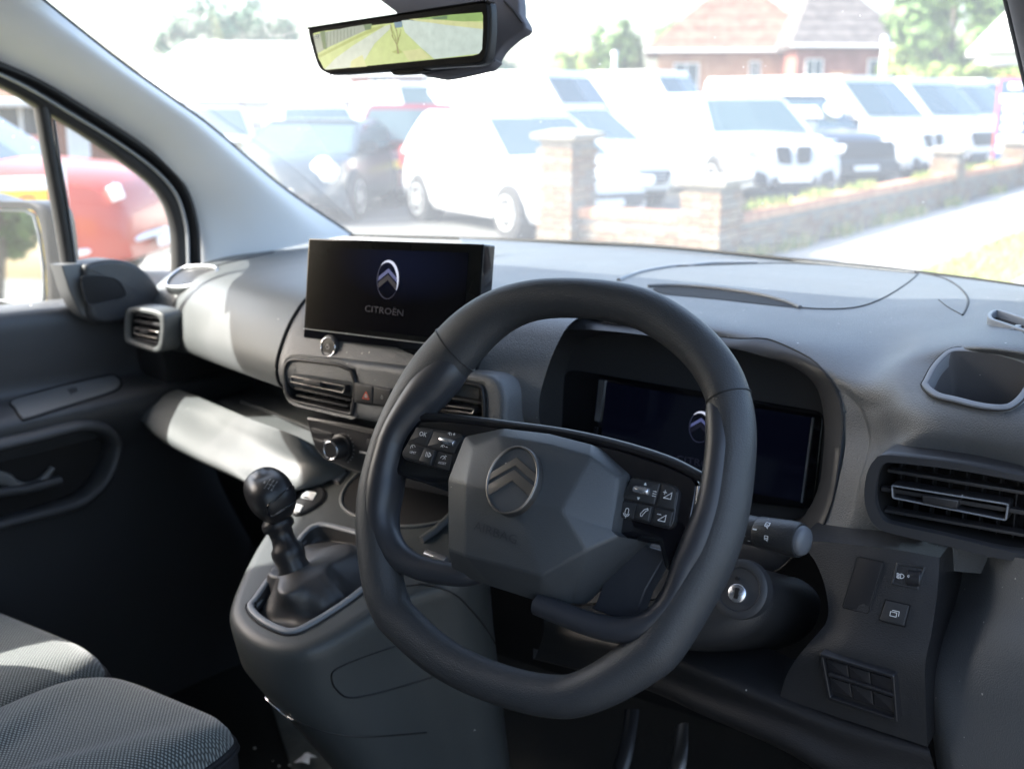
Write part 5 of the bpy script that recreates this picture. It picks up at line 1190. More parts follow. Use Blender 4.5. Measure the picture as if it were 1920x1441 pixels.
# camera pod behind the mirror on the screen
PF = Fr(atY(860, 20, 1.07), (1, 0, 0), (0, .3, 1))
po_ = ccw(catmull(PF.uvs([(680,-40),(728,14),(745,40),(820,66),(890,108),(908,112),(926,84),(952,60),(974,44),(962,16),(930,-40)]), 3))
mp_ = thing('mirror_mount', 'grey sensor pod behind the rear view mirror at the top of the windscreen', 'sensor pod', PF.w(0, 0)-A(0, 0, .05))
M['pod'] = grain('pod_plastic', (.13, .13, .15), .6, 400, .1, .4, var=.08)
mk('pod_cover', plate(PF, po_, -.012, .014, .0025, seg=3), M['pod'], mp_, smooth=50)
lo_ = ccw(PF.uvs([(780,134),(800,128),(905,112),(925,105),(912,122),(850,136),(820,141)])); mk('pod_foot', plate(PF, rounded(lo_, .004), -.006, .014, .003), M['pod'], mp_, smooth=50)
mk('pod_seam', tube([PF.w(*PF.uv(a, b, -.011), -.011) for a, b in ((945,2),(962,20),(978,42))], .0012, n=6), M['rubber'], mp_, smooth=60)

# ============================================================ PEDALS, LITTER
for k, (pts, lab) in enumerate((([(1278,1360),(1272,1430),(1240,1540)], 'steel pedal arm in the dark driver footwell, nearer the door'), ([(1185,1330),(1170,1420),(1130,1540)], 'dark pedal arm in the driver footwell, nearer the console'))):
    P = [atY(a, b, 1.22-.04*j) for j, (a, b) in enumerate(pts)]
    t = thing('pedal', lab, 'pedal', P[-1]-A(0, 0, .02), 'pedals')
    mk('pedal_arm', tube(catmull(A(*P), 5, False), .011, .005, up=(0, 1, 0), n=10), M['steel' if k == 0 else 'satin'], t, smooth=60)
    pfm = Fr(P[-1], (1, 0, 0), (0, .5, 1)); mk('pedal_pad', plate(pfm, rrect(-.03, -.035, .03, .03, .008), .012, .012, .003), M['rubber'], t, smooth=40)
    for y_ in (-.02, -.008, .004, .016): mk('pad_rib', plate(pfm, rrect(-.026, y_-.002, .026, y_+.002, .001), .0145, .003, .001), M['rubber'], t)
rnd = random.Random(5)
LFm = Fr(atZ(573, 1425, .47), (1, 0, 0), (0, 1, 0))
lt_ = [LFm.w(x, y, h) for x, y, h in ((-.012,-.014,0),(.004,-.012,.006),(.014,-.006,.002),(.008,.002,.008),(.012,.014,.004),(-.002,.008,.010),(-.014,.012,.003),(-.006,0,.007))]
mk('paper_scrap', solid_like((lt_, [(0,1,7),(1,2,3),(1,3,7),(3,4,5),(3,5,7),(5,6,7)]), (0, 0, -.0006)), plain('scrap_paper', (.8, .8, .8), .8), smooth=0, label='crumpled scrap of white paper lying on the cab floor', cat='litter')
for k in range(14):
    p = atZ(470+rnd.random()*260, 1370+rnd.random()*70, .468); r = .001+rnd.random()*.0018
    if k == 0: cr = Acc()
    cr.add(lathe(Fr(p, (1, 0, 0), (0, 1, 0)), [(0, 0), (r, r*.2), (r*.8, r*.8), (0, r)], 6))
mk('floor_grit', (cr.v, cr.f), plain('grit', (.4, .39, .35), .9), kind='stuff', label='pale grit and crumbs scattered over the cab floor')
def polar(px_, d_): r = ray(px_, 192); q_ = r[:2]/np.linalg.norm(r[:2])*d_; return q_[0], q_[1]
def face(px_): r = ray(px_, 192); return math.atan2(-r[0], r[1])
# ============================================================ GROUND AND ROADSIDE
GF0 = Fr((0, 0, 0), (1, 0, 0), (0, 1, 0))
def sheet(name, pts, z, mat):
    v = [(x, y, z) for x, y in pts]; return mk(name, (v, [tuple(range(len(v)))]), mat, kind='structure', smooth=0)
M['asphalt'] = mottled('asphalt', (.085, .085, .08), (.13, .13, .125), .6, .9, bump=.3, bscale=60)
M['pave'] = mottled('pavement', (.26, .255, .24), (.36, .35, .33), .8, .9, bump=.2, bscale=50)
M['verge'] = mottled('dry_grass', (.22, .23, .07), (.40, .36, .16), 1.5, .95, bump=.5, bscale=30)
sheet('ground', [(-300,-200),(300,-200),(300,420),(-300,420)], 0, M['asphalt'])
sheet('pavement', [(-4.45,-60),(-2.9,-60),(-2.9,200),(-4.45,200)], .012, M['pave'])
sheet('driveway', [(-9.5,2.0),(-4.45,2.0),(-4.45,10.1),(-9.5,10.1)], .008, M['pave'])
sheet('grass_verge', [(-2.9,-60),(-2.05,-60),(-2.05,200),(-2.9,200)], .020, M['verge'])
mk('kerb', box(GF0, -2.05, -60, -.02, -1.92, 200, .03, .01), M['pave'], kind='structure')
rnd = random.Random(11)
def tufts(n, fx, h, name, lab, mats, par=None, wd=.012):
    a = Acc()
    for k in range(n):
        x, y, z = fx(rnd); t = rnd.random()*6.283; hh = h*(.5+rnd.random()*.8); w = wd*(.6+rnd.random())
        lx, ly = (rnd.random()-.5)*hh*.8, (rnd.random()-.5)*hh*.8; c, s = math.cos(t)*w, math.sin(t)*w
        a.add(([(x-c, y-s, z), (x+c, y+s, z), (x+lx, y+ly, z+hh)], [(0, 1, 2)]), k % len(mats))
    return mk(name, (a.v, a.f), mats, par, kind='stuff', smooth=0, mi=a.m, label=lab)
GM = [plain('grass_green', (.12, .19, .03), .8), plain('grass_straw', (.38, .33, .14), .85), plain('grass_yellow', (.25, .27, .06), .8)]
tufts(9000, lambda r: (-2.9+r.random()*.85, 8+r.random()**1.5*28, .02), .06, 'verge_grass', 'short dry grass growing on the verge beside the pavement', GM)

# ============================================================ BRICK BOUNDARY WALL
bw = thing('brick_wall', 'low grey brown brick boundary wall with capped piers beside the pavement', 'wall', (-4.7, 10.4, 0))
BM = [mottled('brick_'+n_, a, b, 18, .9) for n_, a, b in (('buff', (.16,.115,.075), (.25,.19,.13)), ('grey', (.13,.115,.095), (.20,.18,.15)), ('brown', (.13,.08,.055), (.20,.135,.09)))]
CMs = [mottled('coping_orange', (.42,.20,.11), (.55,.32,.20), 15, .9), mottled('coping_red', (.34,.15,.09), (.46,.24,.15), 15, .9)]
M['mortar'] = mottled('mortar', (.17,.155,.13), (.24,.22,.19), 8, .95)
M['cap'] = mottled('cap_stone', (.20,.19,.16), (.30,.28,.24), 6, .9)
def boxmesh(name, dx, dy, dz, mat):
    vf = box(Fr((0, 0, 0), (1, 0, 0), (0, 1, 0)), -dx/2, -dy/2, 0, dx/2, dy/2, dz)
    me = bpy.data.meshes.new(name); me.from_pydata([tuple(p) for p in vf[0]], [], vf[1]); me.materials.append(mat); me.validate(); return me
bx_ = [boxmesh('brick', .215, .045, .063, m) for m in BM]; by_ = [boxmesh('brick', .045, .215, .063, m) for m in BM]
cy_ = [boxmesh('coping_brick', .22, .062, .10, m) for m in CMs]; cx_ = [boxmesh('coping_brick', .062, .22, .10, m) for m in CMs]
def inst(name, me, loc, par, rz=0):
    o = bpy.data.objects.new(name, me); COL.objects.link(o); o.parent = par; o.location = A(*loc)-ORG[par]; o.rotation_euler = (0, 0, rz); return o
nb_ = 0; far_b = Acc()
def laybricks(x0, y0, x1, y1, z0, z1, axis, out, near=True):
    """one skin of bricks along a face; axis 0 runs in x, 1 runs in y; out is the outward offset"""
    global nb_
    L = (x1-x0) if axis == 0 else (y1-y0); rows_ = int((z1-z0)/.075)
    for r in range(rows_):
        s = -.1125 if r % 2 else 0
        while s < L-.02:
            a, b = max(0, s), min(L, s+.215); c = (a+b)/2; w = b-a; s += .225
            if w < .06: continue
            jit = (rnd.random()-.5)*.006; k = rnd.randrange(3)
            if axis == 0: loc = (x0+c, y0+out*(.0)+jit, z0+r*.075+.008)
            else: loc = (x0+jit, y0+c, z0+r*.075+.008)
            if near and nb_ < 300:
                o = inst('brick', (bx_ if axis == 0 else by_)[k], loc, bw); o.scale = (w/.215, 1, 1) if axis == 0 else (1, w/.215, 1); nb_ += 1
            else:
                dx, dy = (w, .045) if axis == 0 else (.045, w)
                far_b.add(box(Fr(loc, (1, 0, 0), (0, 1, 0)), -dx/2, -dy/2, 0, dx/2, dy/2, .063), k)
PIERS = [(-6.65, 10.2, .42, .52, 1.12), (-5.02, 10.2, .42, .55, .72), (-4.98, 18.6, .42, .45, .74), (-4.98, 23.3, .42, .45, .74), (-4.98, 28.5, .42, .45, .74)]
for x, y, w, d, h in PIERS:
    mk('pier', box(GF0, x+.03, y+.03, 0, x+w-.03, y+d-.03, h), M['mortar'], bw, smooth=0)
    laybricks(x+.006, y+.016, x+w-.006, y, 0, h, 0, -1, y < 20); laybricks(x+w-.016, y+.035, 0, y+d-.006, 0, h, 1, 1, y < 20)
    c = [(x-.05, y-.05), (x+w+.05, y-.05), (x+w+.05, y+d+.05), (x-.05, y+d+.05)]; ci2 = [(x+.02, y+.02), (x+w-.02, y+.02), (x+w-.02, y+d-.02), (x+.02, y+d-.02)]
    mk('cap_stone', loft([[(a, b, h+.001) for a, b in ci2], [(a, b, h+.03) for a, b in c], [(a, b, h+.075) for a, b in c], [(a*.4+(x+w/2)*.6, b*.4+(y+d/2)*.6, h+.115) for a, b in c]]), M['cap'], bw, smooth=20)
RUNS = [((-6.23, 10.32), (-5.02, 10.54), 0), ((-4.82, 10.75), (-4.60, 18.6), 1), ((-4.82, 19.05), (-4.60, 23.3), 1), ((-4.82, 23.75), (-4.60, 28.5), 1), ((-4.82, 28.95), (-4.60, 48), 1)]
for (x0, y0), (x1, y1), ax in RUNS:
    mk('wall_core', box(GF0, x0+.03, y0+.002 if ax else y0+.03, 0, x1-.03, y1-.002 if ax else y1-.03, .36), M['mortar'], bw, smooth=0)
    if ax == 0: laybricks(x0, y0+.016, x1, y0, 0, .37, 0, -1)
    else: laybricks(x1-.016, y0, 0, y1, 0, .37, 1, 1, y0 < 18)
    far_c = Acc(); L = (x1-x0) if ax == 0 else (y1-y0)
    for k in range(int(L/.075)):
        m_ = rnd.randrange(2); z = .362+(rnd.random()-.5)*.006
        loc = (x0+.04+k*.075, (y0+y1)/2, z) if ax == 0 else ((x0+x1)/2, y0+.04+k*.075, z)
        if y0 < 18: inst('coping_brick', (cx_ if ax == 0 else cy_)[m_], loc, bw)
        else: far_c.add(box(Fr(loc, (1, 0, 0), (0, 1, 0)), -.11, -.031, 0, .11, .031, .1), m_)
    if far_c.v: mk('coping', (far_c.v, far_c.f), CMs, bw, smooth=0, mi=far_c.m, kind='stuff')
mk('brickwork', (far_b.v, far_b.f), BM, bw, smooth=0, mi=far_b.m, kind='stuff')
def wallw(r):
    c = [10.9, 11.8, 13.1, 14.6, 17.2, 19.6, 21.5, 24.5][r.randrange(8)]; return (-4.71+r.gauss(0, .04), c+r.gauss(0, .25), .455)
tufts(900, wallw, .10, 'wall_weeds', 'green weeds growing along the top of the brick wall', GM[:1]+GM[2:])
def basew(r):
    c = [10.8, 11.9, 13.4, 15.0, 16.1, 18.2, 21][r.randrange(7)]; return (-4.5+r.gauss(0, .05), c+r.gauss(0, .22), .01)
tufts(800, basew, .14, 'base_weeds', 'clumps of weeds at the foot of the brick wall', GM)

# ============================================================ PARKED VEHICLES
def paint(name, c, rough=.25): return plain(name, c, rough, 0, .5, coat=.8)
PW = paint('paint_white', (.72, .73, .73)); PS = paint('paint_silver', (.50, .53, .56)); PK = plain('paint_dark_blue', (.016, .022, .040), .3, coat=.4); PN = plain('paint_slate', (.018, .030, .040), .3, coat=.3); PR = plain('paint_red', (.34, .030, .014), .35, coat=.25); PMn = paint('paint_maroon', (.14, .015, .025)); PY = paint('paint_yellow', (.85, .55, .02))
CG = plain('car_glass', (.045, .075, .085), .06, coat=.5); TY = plain('tyre', (.018, .018, .018), .8); RIM = plain('alloy', (.72, .73, .74), .35, .6); HL = plain('headlamp_lens', (.80, .84, .86), .12, coat=.6); TLm = plain('tail_lamp', (.5, .02, .02), .2); GRM = plain('car_grille', (.02, .02, .022), .5); PLW = plain('plate_white', (.82, .82, .80), .5); PLY = plain('plate_yellow', (.85, .62, .05), .5)
KIND = dict(
 hatch=dict(L=4.0, W=1.74, H=1.48, belt=.94, z0=.20, R=.30, fa=.31, ra=-.315, st=[(-.5,.55,.80),(-.49,.80,.90),(-.44,.92,.97),(-.2,.95,1),(.1,.95,1),(.26,.95,.99),(.38,.86,.96),(.45,.76,.90),(.485,.64,.80),(.5,.52,.70)], g=(-.475,.27,-.36,.04)),
 mini=dict(L=3.72, W=1.62, H=1.40, belt=.89, z0=.19, R=.285, fa=.31, ra=-.315, st=[(-.5,.52,.80),(-.49,.76,.90),(-.44,.87,.97),(-.2,.90,1),(.1,.90,1),(.26,.90,.99),(.38,.82,.96),(.45,.72,.90),(.485,.61,.80),(.5,.49,.70)], g=(-.475,.27,-.36,.04)),
 suv=dict(L=4.5, W=1.86, H=1.64, belt=1.04, z0=.24, R=.35, fa=.32, ra=-.31, st=[(-.5,.62,.82),(-.49,.9,.92),(-.45,1.02,.98),(-.2,1.05,1),(.1,1.05,1),(.24,1.05,.99),(.36,1.0,.97),(.45,.92,.92),(.485,.80,.84),(.5,.62,.76)], g=(-.48,.25,-.40,.05)),
 van=dict(L=5.2, W=2.0, H=2.05, belt=1.22, z0=.26, R=.34, fa=.31, ra=-.30, st=[(-.5,.7,.96),(-.495,1.2,.98),(-.3,1.22,1),(.1,1.22,1),(.31,1.22,.99),(.40,1.10,.96),(.46,.98,.90),(.49,.82,.82),(.5,.62,.76)], g=(-.495,.335,-.485,.17)),
 bubble=dict(L=4.0, W=1.74, H=1.27, belt=.86, z0=.18, R=.31, fa=.30, ra=-.29, st=[(-.5,.46,.66),(-.48,.62,.8),(-.42,.78,.94),(-.2,.86,1),(.1,.87,1),(.24,.87,.99),(.36,.82,.95),(.44,.73,.86),(.485,.60,.74),(.5,.46,.62)], g=(-.43,.27,-.22,.03)),
 pickup=dict(L=5.2, W=1.88, H=1.80, belt=1.12, z0=.32, R=.40, fa=.32, ra=-.29, st=[(-.5,.8,.96),(-.495,1.10,.98),(-.3,1.12,1),(.1,1.12,1),(.24,1.12,.99),(.36,1.09,.97),(.45,1.02,.92),(.485,.90,.85),(.5,.66,.78)], g=(-.16,.22,-.10,.05)))
ngr = 'vehicles parked in the car park'
def vehicle(name, cat, lab, kind, nose, head, pm, front='plain', npl=None, rear=False, rims=RIM, H=None, group=ngr, slats=0):
    K = KIND[kind]; L, W = K['L'], K['W']; H = H or K['H']; hx, hy = head/np.linalg.norm(head); rz = math.atan2(-hx, hy)
    c = A(nose[0]-hx*L/2, nose[1]-hy*L/2, 0); t = thing(name, lab, cat, c, group, rz); hw = W/2
    P = lambda nm, vf, m, par=t, sm=40: mk(nm, vf, m, par, smooth=sm, local=True)
    rg = []
    for y, z, k in [(y, z, k) for y, z, k in K['st']]:
        w = hw*k; z0 = K['z0']+(.08 if abs(y) > .47 else 0); zm = max(z0+.12, z-.22)
        rg.append([(-w*.90, y*L, z0), (-w*.985, y*L, z0+.10), (-w, y*L, (z0+zm)/2+.06), (-w*.985, y*L, zm), (-w*.93, y*L, z-.05), (-w*.80, y*L, z), (0, y*L, z+.025), (w*.80, y*L, z), (w*.93, y*L, z-.05), (w*.985, y*L, zm), (w, y*L, (z0+zm)/2+.06), (w*.985, y*L, z0+.10), (w*.90, y*L, z0)])
    P('body', loft(rg), pm)
    g = K['g']; zb, zr = K['belt']-.03, H; hb, hr = hw*.93, hw*(.72 if kind != 'van' else .84)
    def S(s, tt, sd, o=0):
        y0, y1 = g[0]+(g[2]-g[0])*tt, g[1]+(g[3]-g[1])*tt; bul = math.sin(math.pi*tt)*.03
        return (sd*(hb+(hr-hb)*tt+bul+o), (y0+(y1-y0)*s)*L, zb+(zr-zb)*tt)
    rings = []
    for tt in (0, .35, .7, .9):
        a = [S(s, tt, -1) for s in np.linspace(0, 1, 7)]; b = [S(s, tt, 1) for s in np.linspace(1, 0, 7)]
        f_ = S(1, tt, 0); r_ = S(0, tt, 0)
        rings.append(a+[(0, f_[1]+.06, f_[2])]+b+[(0, r_[1]-.03, r_[2])])
    top_ = [(x*.90, y*.97 if kind != 'van' else y, zr) for x, y, z in rings[-1]]; rings.append(top_)
    P('cabin', loft(rings), pm)
    e = .012
    def quad(nm, pts): P(nm, solid_like((pts, [(0, 1, 2, 3)]), (0, 0, -.006)), CG, sm=0)
    def fw_(s, tt, sx): p = S(s, tt, sx); return (p[0]*.93, p[1]+(.075 if s > .5 else -.05)*(1-abs(sx)*.8)+(.02 if s > .5 else -.02), p[2])
    for nm, s in (('windscreen', 1), ('rear_window', 0)):
        if kind == 'van' and s == 0: continue
        ps = [fw_(s, .08, x) for x in (-1, 0, 1)]+[fw_(s, .86, x) for x in (1, 0, -1)]
        P(nm, solid_like((ps, [(0, 1, 4, 5), (1, 2, 3, 4)]), (0, -.006 if s else .006, 0)), CG, sm=0)
    spans = ((.08, .46), (.50, .90)) if kind != 'van' else ((.70, .93),)
    for sd in (-1, 1):
        for a, b in spans: quad('side_window', [S(a, .12, sd, e), S(b, .12, sd, e), S(b-.02, .86, sd, e), S(a+.02, .86, sd, e)])
        mp_ = S(.93, .16, sd); P('mirror', plate(Fr((mp_[0]+sd*.12, mp_[1], mp_[2]+.03), (1, 0, 0), (0, 0, 1)), rrect(-.11, -.07, .11, .07, .03), .04, .08, .02), pm if front != 'dark' else GRM)
        for ya in (K['fa'], K['ra']):
            wf = Fr((sd*(hw-.10), ya*L, K['R']), (0, sd, 0), (0, 0, 1))
            P('wheel_arch', lathe(wf, [(K['R']*1.17, -.12), (K['R']*1.17, .085), (K['R']*1.10, .112), (0, .112)], 28), GRM)
            w_ = P('wheel', lathe(wf, [(K['R']*.7, -.10), (K['R']*.97, -.09), (K['R'], -.05), (K['R'], .08), (K['R']*.95, .118), (K['R']*.72, .125), (0, .118)], 30), TY)
            mk('rim', lathe(wf, [(K['R']*.70, .10), (K['R']*.68, .130), (K['R']*.58, .124), (K['R']*.5, .118), (K['R']*.18, .126), (0, .130)], 20), rims, w_, local=True)
            sp = Acc()
            for q in range(7):
                an = q/7*6.283; pp = [(r*math.cos(an+da), r*math.sin(an+da)) for r, da in ((K['R']*.24, -.18), (K['R']*.62, -.14), (K['R']*.62, .14), (K['R']*.24, .18))]
                sp.add(plate(wf, [(x*math.cos(.45)-y*math.sin(.45), x*math.sin(.45)+y*math.cos(.45)) for x, y in pp], .1285, .004))
            mk('rim_gap', (sp.v, sp.f), GRM, w_, local=True, smooth=0)
    zn = K['st'][-3][1]; yN = L*.5
    FFr = Fr((0, yN+.10, 0), (-1, 0, 0), (0, -.22, 1))
    for sd in (-1, 1):
        if front == 'round':
            hf = Fr((sd*hw*.66, yN-.20, zn-.06), nrm(A(-1, sd*-.35, 0)), (0, -.45, 1)); P('headlight', lathe(hf, [(.17, -.10), (.17, .03), (.13, .055), (0, .065)], 26), HL)
        else:
            hf = Fr((sd*hw*.68, yN-.12, zn-.09), nrm(A(-1, sd*-.55, 0)), (0, -.35, 1)); dx = .22
            P('headlight', plate(hf, rounded([(-dx*.7, -.05), (dx*.8, -.06), (dx, .05), (-dx*.7, .06)], .03), .05, .10, .012), HL)
        tf = Fr((sd*hw*.80, -L*.49, K['belt']-.10), nrm(A(1, sd*-.35, 0)), (0, .1, 1)); P('tail_light', plate(tf, rrect(-.10, -.13, .10, .15, .04), .05, .09, .015), TLm)
    if front == 'kidney':
        for sd in (-1, 1): P('grille', plate(FFr, rounded([(sd*.03, zn-.30), (sd*.26, zn-.28), (sd*.30, zn-.02), (sd*.05, zn-.02)], .05), .05, .24, .012), GRM)
        for sd in (-1, 1): P('air_intake', plate(FFr, rounded([(sd*.42, .32), (sd*.66, .36), (sd*.62, .56), (sd*.44, .50)], .04), .03, .20, .012), GRM)
        P('air_intake', plate(FFr, rrect(-.36, .28, .36, .44, .05), .045, .20, .012), GRM)
    elif front == 'round': P('air_intake', plate(FFr, rrect(-.5, .26, .5, .40, .06), .03, .20, .012), GRM)
    elif front == 'dark':
        P('grille', plate(FFr, rrect(-.66, zn-.34, .66, zn-.04, .08), .05, .24, .015), GRM); P('air_intake', plate(FFr, rrect(-.78, .30, .78, .52, .06), .03, .20, .012), GRM)
    elif front != 'bare':
        P('grille', plate(FFr, rounded([(-.52, .36), (.52, .36), (.62, zn-.20), (-.62, zn-.20)], .07), .045, .24, .015), GRM)
        for k in range(slats): P('grille_bar', plate(FFr, rrect(-.5, .40+k*.05, .5, .412+k*.05, .003), .055, .02, .003), PS)
    if npl is not False: P('number_plate', plate(FFr, rrect(-.26, .40-.03, .26, .48-.03, .01), .062, .012, .002), PLW)
    rf = Fr((0, -yN+.02, 0), (1, 0, 0), (0, 0, 1)); P('number_plate', plate(rf, rrect(-.26, .56, .26, .67, .01), .045, .03, .002), PLY)
    return t


vehicle('parked_car', 'car', 'white hatchback standing side on left of the tall brick pier', 'mini', (-6.60, 11.45), A(.90, -.43), PW)
vehicle('parked_car', 'car', 'dark slate rounded car facing the camera with a big round headlight', 'bubble', (-10.75, 10.5), A(.45, -.89), PN, 'round')
vehicle('parked_car', 'car', 'maroon car seen from behind between the slate car and the white hatchback', 'hatch', (-13.6, 16.8), A(-.62, .78), PMn)
vehicle('parked_car', 'car', 'white car with dark grille between the two nearest brick piers', 'hatch', (-8.1, 15.05), A(.90, -.43), PW, slats=4)
vehicle('parked_car', 'car', 'silver car with two dark kidney shaped grilles behind the low wall', 'suv', (-6.4, 16.7), A(.74, -.67), PS, 'kidney')
sv = vehicle('parked_car', 'car', 'dark blue car with white stickers on its windscreen behind the wall', 'suv', (-6.5, 20.2), A(.85, -.52), PK, 'dark')
vehicle('parked_van', 'van', 'white van with small twin grille nose next to the dark blue car', 'van', (-6.0, 22.7), A(.94, -.34), PW, 'kidney', H=2.0)
vehicle('parked_van', 'van', 'white van with a black nose close to the blue sign board', 'van', (-5.7, 25.9), A(.94, -.34), PW, 'dark', H=2.0)
vehicle('parked_van', 'van', 'white van just behind the blue sign board', 'van', (-5.8, 29.5), A(.94, -.34), PW, H=2.0)
vehicle('parked_van', 'van', 'farthest white van of the row along the wall', 'van', (-5.9, 33.5), A(.94, -.34), PW, 'dark', H=2.1)
vehicle('parked_van', 'van', 'white van with dark wing mirror behind the white hatchback', 'van', (-17.0, 22.5), A(.85, -.52), PW, H=2.0)
vehicle('parked_van', 'van', 'long white van parked behind the silver car, roof level with the trees', 'van', (-13.0, 23.5), A(1, -.1), PW, H=2.2)
vehicle('parked_van', 'van', 'tall white van with a roof box above the dark blue car', 'van', (-13.6, 30.0), A(1, -.1), PW, H=2.35)
vehicle('parked_car', 'car', 'pale silver car behind the windscreen pillar, left of the slate car', 'hatch', (-15.2, 13.4), A(.75, -.66), PS)
vehicle('parked_car', 'car', 'white car with blue tinted windows behind the slate car', 'hatch', (-15.4, 16.6), A(.8, -.6), PW)
# stickers on the dark car's windscreen
K = KIND['suv']; wsF = Fr(A(0, K['L']*.165+.09, 1.33), (-1, 0, 0), (0, -.62, .6))
mk('windscreen_sticker', plate(wsF, circ(.42, .03, .17, 24), .03, .01), PLW, sv, local=True); mk('windscreen_sticker', plate(wsF, rrect(-.50, -.16, .10, .12, .04), .03, .01), PLW, sv, local=True)
# red pickup with yellow sign-written side, seen through the passenger window
pu_ = vehicle('red_car', 'car', 'red car parked behind the yellow banner board, seen through the passenger window', 'suv', (-7.88, 6.40), A(.85, .52), PR, 'bare', group=None)
bp = A(*polar(-135, 6.5), 0); bt = thing('banner_board', 'yellow banner board with red lettering standing by the red car, behind the door mirror', 'sign', bp)
bF = Fr(bp, nrm(A(math.cos(face(-80)), math.sin(face(-80)), 0)), (0, 0, 1))
mk('board', plate(bF, rrect(-.52, .12, .50, 1.07, .01), .02, .02, .003), PY, bt); mk('board_rail', plate(bF, rrect(-.53, 1.07, .51, 1.135, .01), .024, .03, .004), PLW, bt)
mk('board_lettering', text(bF, 'FORG', .22, .985, .15, .022, 1.2), plain('sign_red', (.62, .06, .03), .5), bt, smooth=0)
for x in (-.50, .585): mk('post', plate(bF, rrect(x-.014, 0, x+.014, 1.20, .005), .0, .04, .004), RIM, bt)
sF2 = Fr((0, 2.58, 0), (-1, 0, 0), (0, 0, 1))
mk('fog_lamp_recess', plate(Fr((.72, 2.02, .62), nrm(A(-1, -.5, 0)), (0, 0, 1)), rrect(-.07, -.16, .09, .14, .02), .06, .06, .01), GRM, pu_, local=True); mk('fog_lamp', plate(Fr((.72, 2.03, .58), nrm(A(-1, -.5, 0)), (0, 0, 1)), rrect(-.05, -.08, .05, .08, .02), .07, .06, .01), HL, pu_, local=True)
mk('bumper_strip', tube([(.92, 1.75, .36), (.80, 2.05, .42), (.6, 2.22, .46), (0, 2.30, .48)], .03, n=8), RIM, pu_, local=True)

# ============================================================ SIGNS AND POSTS
sgp = A(-5.15, 24.9, 0); tg = thing('sign_board', 'blue totem sign board with white panels beyond the low wall', 'sign', sgp)
gF = Fr(sgp+A(0, -.05, 0), nrm(A(.98, .2, 0)), (0, 0, 1)); SBl = plain('sign_blue', (.03, .06, .22), .5); SRd = plain('sign_red_edge', (.45, .08, .06), .5)
mk('board', plate(gF, rrect(-.27, .30, .27, 1.93, .02), .06, .12, .006), SBl, tg); mk('board_edge', plate(gF, rrect(-.32, .30, .32, 1.99, .02), .0, .06, .006), SRd, tg)
for z0, z1, w in ((1.75, 1.86, .12), (1.50, 1.64, .24), (1.32, 1.44, .18), (1.14, 1.26, .18), (.96, 1.08, .19), (.78, .88, .24), (.55, .74, .24)): mk('sign_panel', plate(gF, rrect(-w, z0, w, z1, .02), .066, .01, .002), PLW, tg)
for k, (px_, d_, zt, lab) in enumerate(((1651, 36, 3.2, 'white lamp post in front of the brick house, right of its door'), (1151, 42, 3.1, 'slim pale post among the trees left of the brick house'))):
    r = ray(px_, 192); q_ = r[:2]/np.linalg.norm(r[:2])*d_; t = thing('lamp_post', lab, 'lamp post', (q_[0], q_[1], 0), 'pale posts')
    mk('post', tube([(q_[0], q_[1], 0), (q_[0], q_[1], zt)], np.array([.09, .07]), n=12), PLW, t); mk('post_head', tube([(q_[0], q_[1], zt-.02), (q_[0], q_[1], zt+.12)], np.array([.11, .08]), n=12), RIM, t)

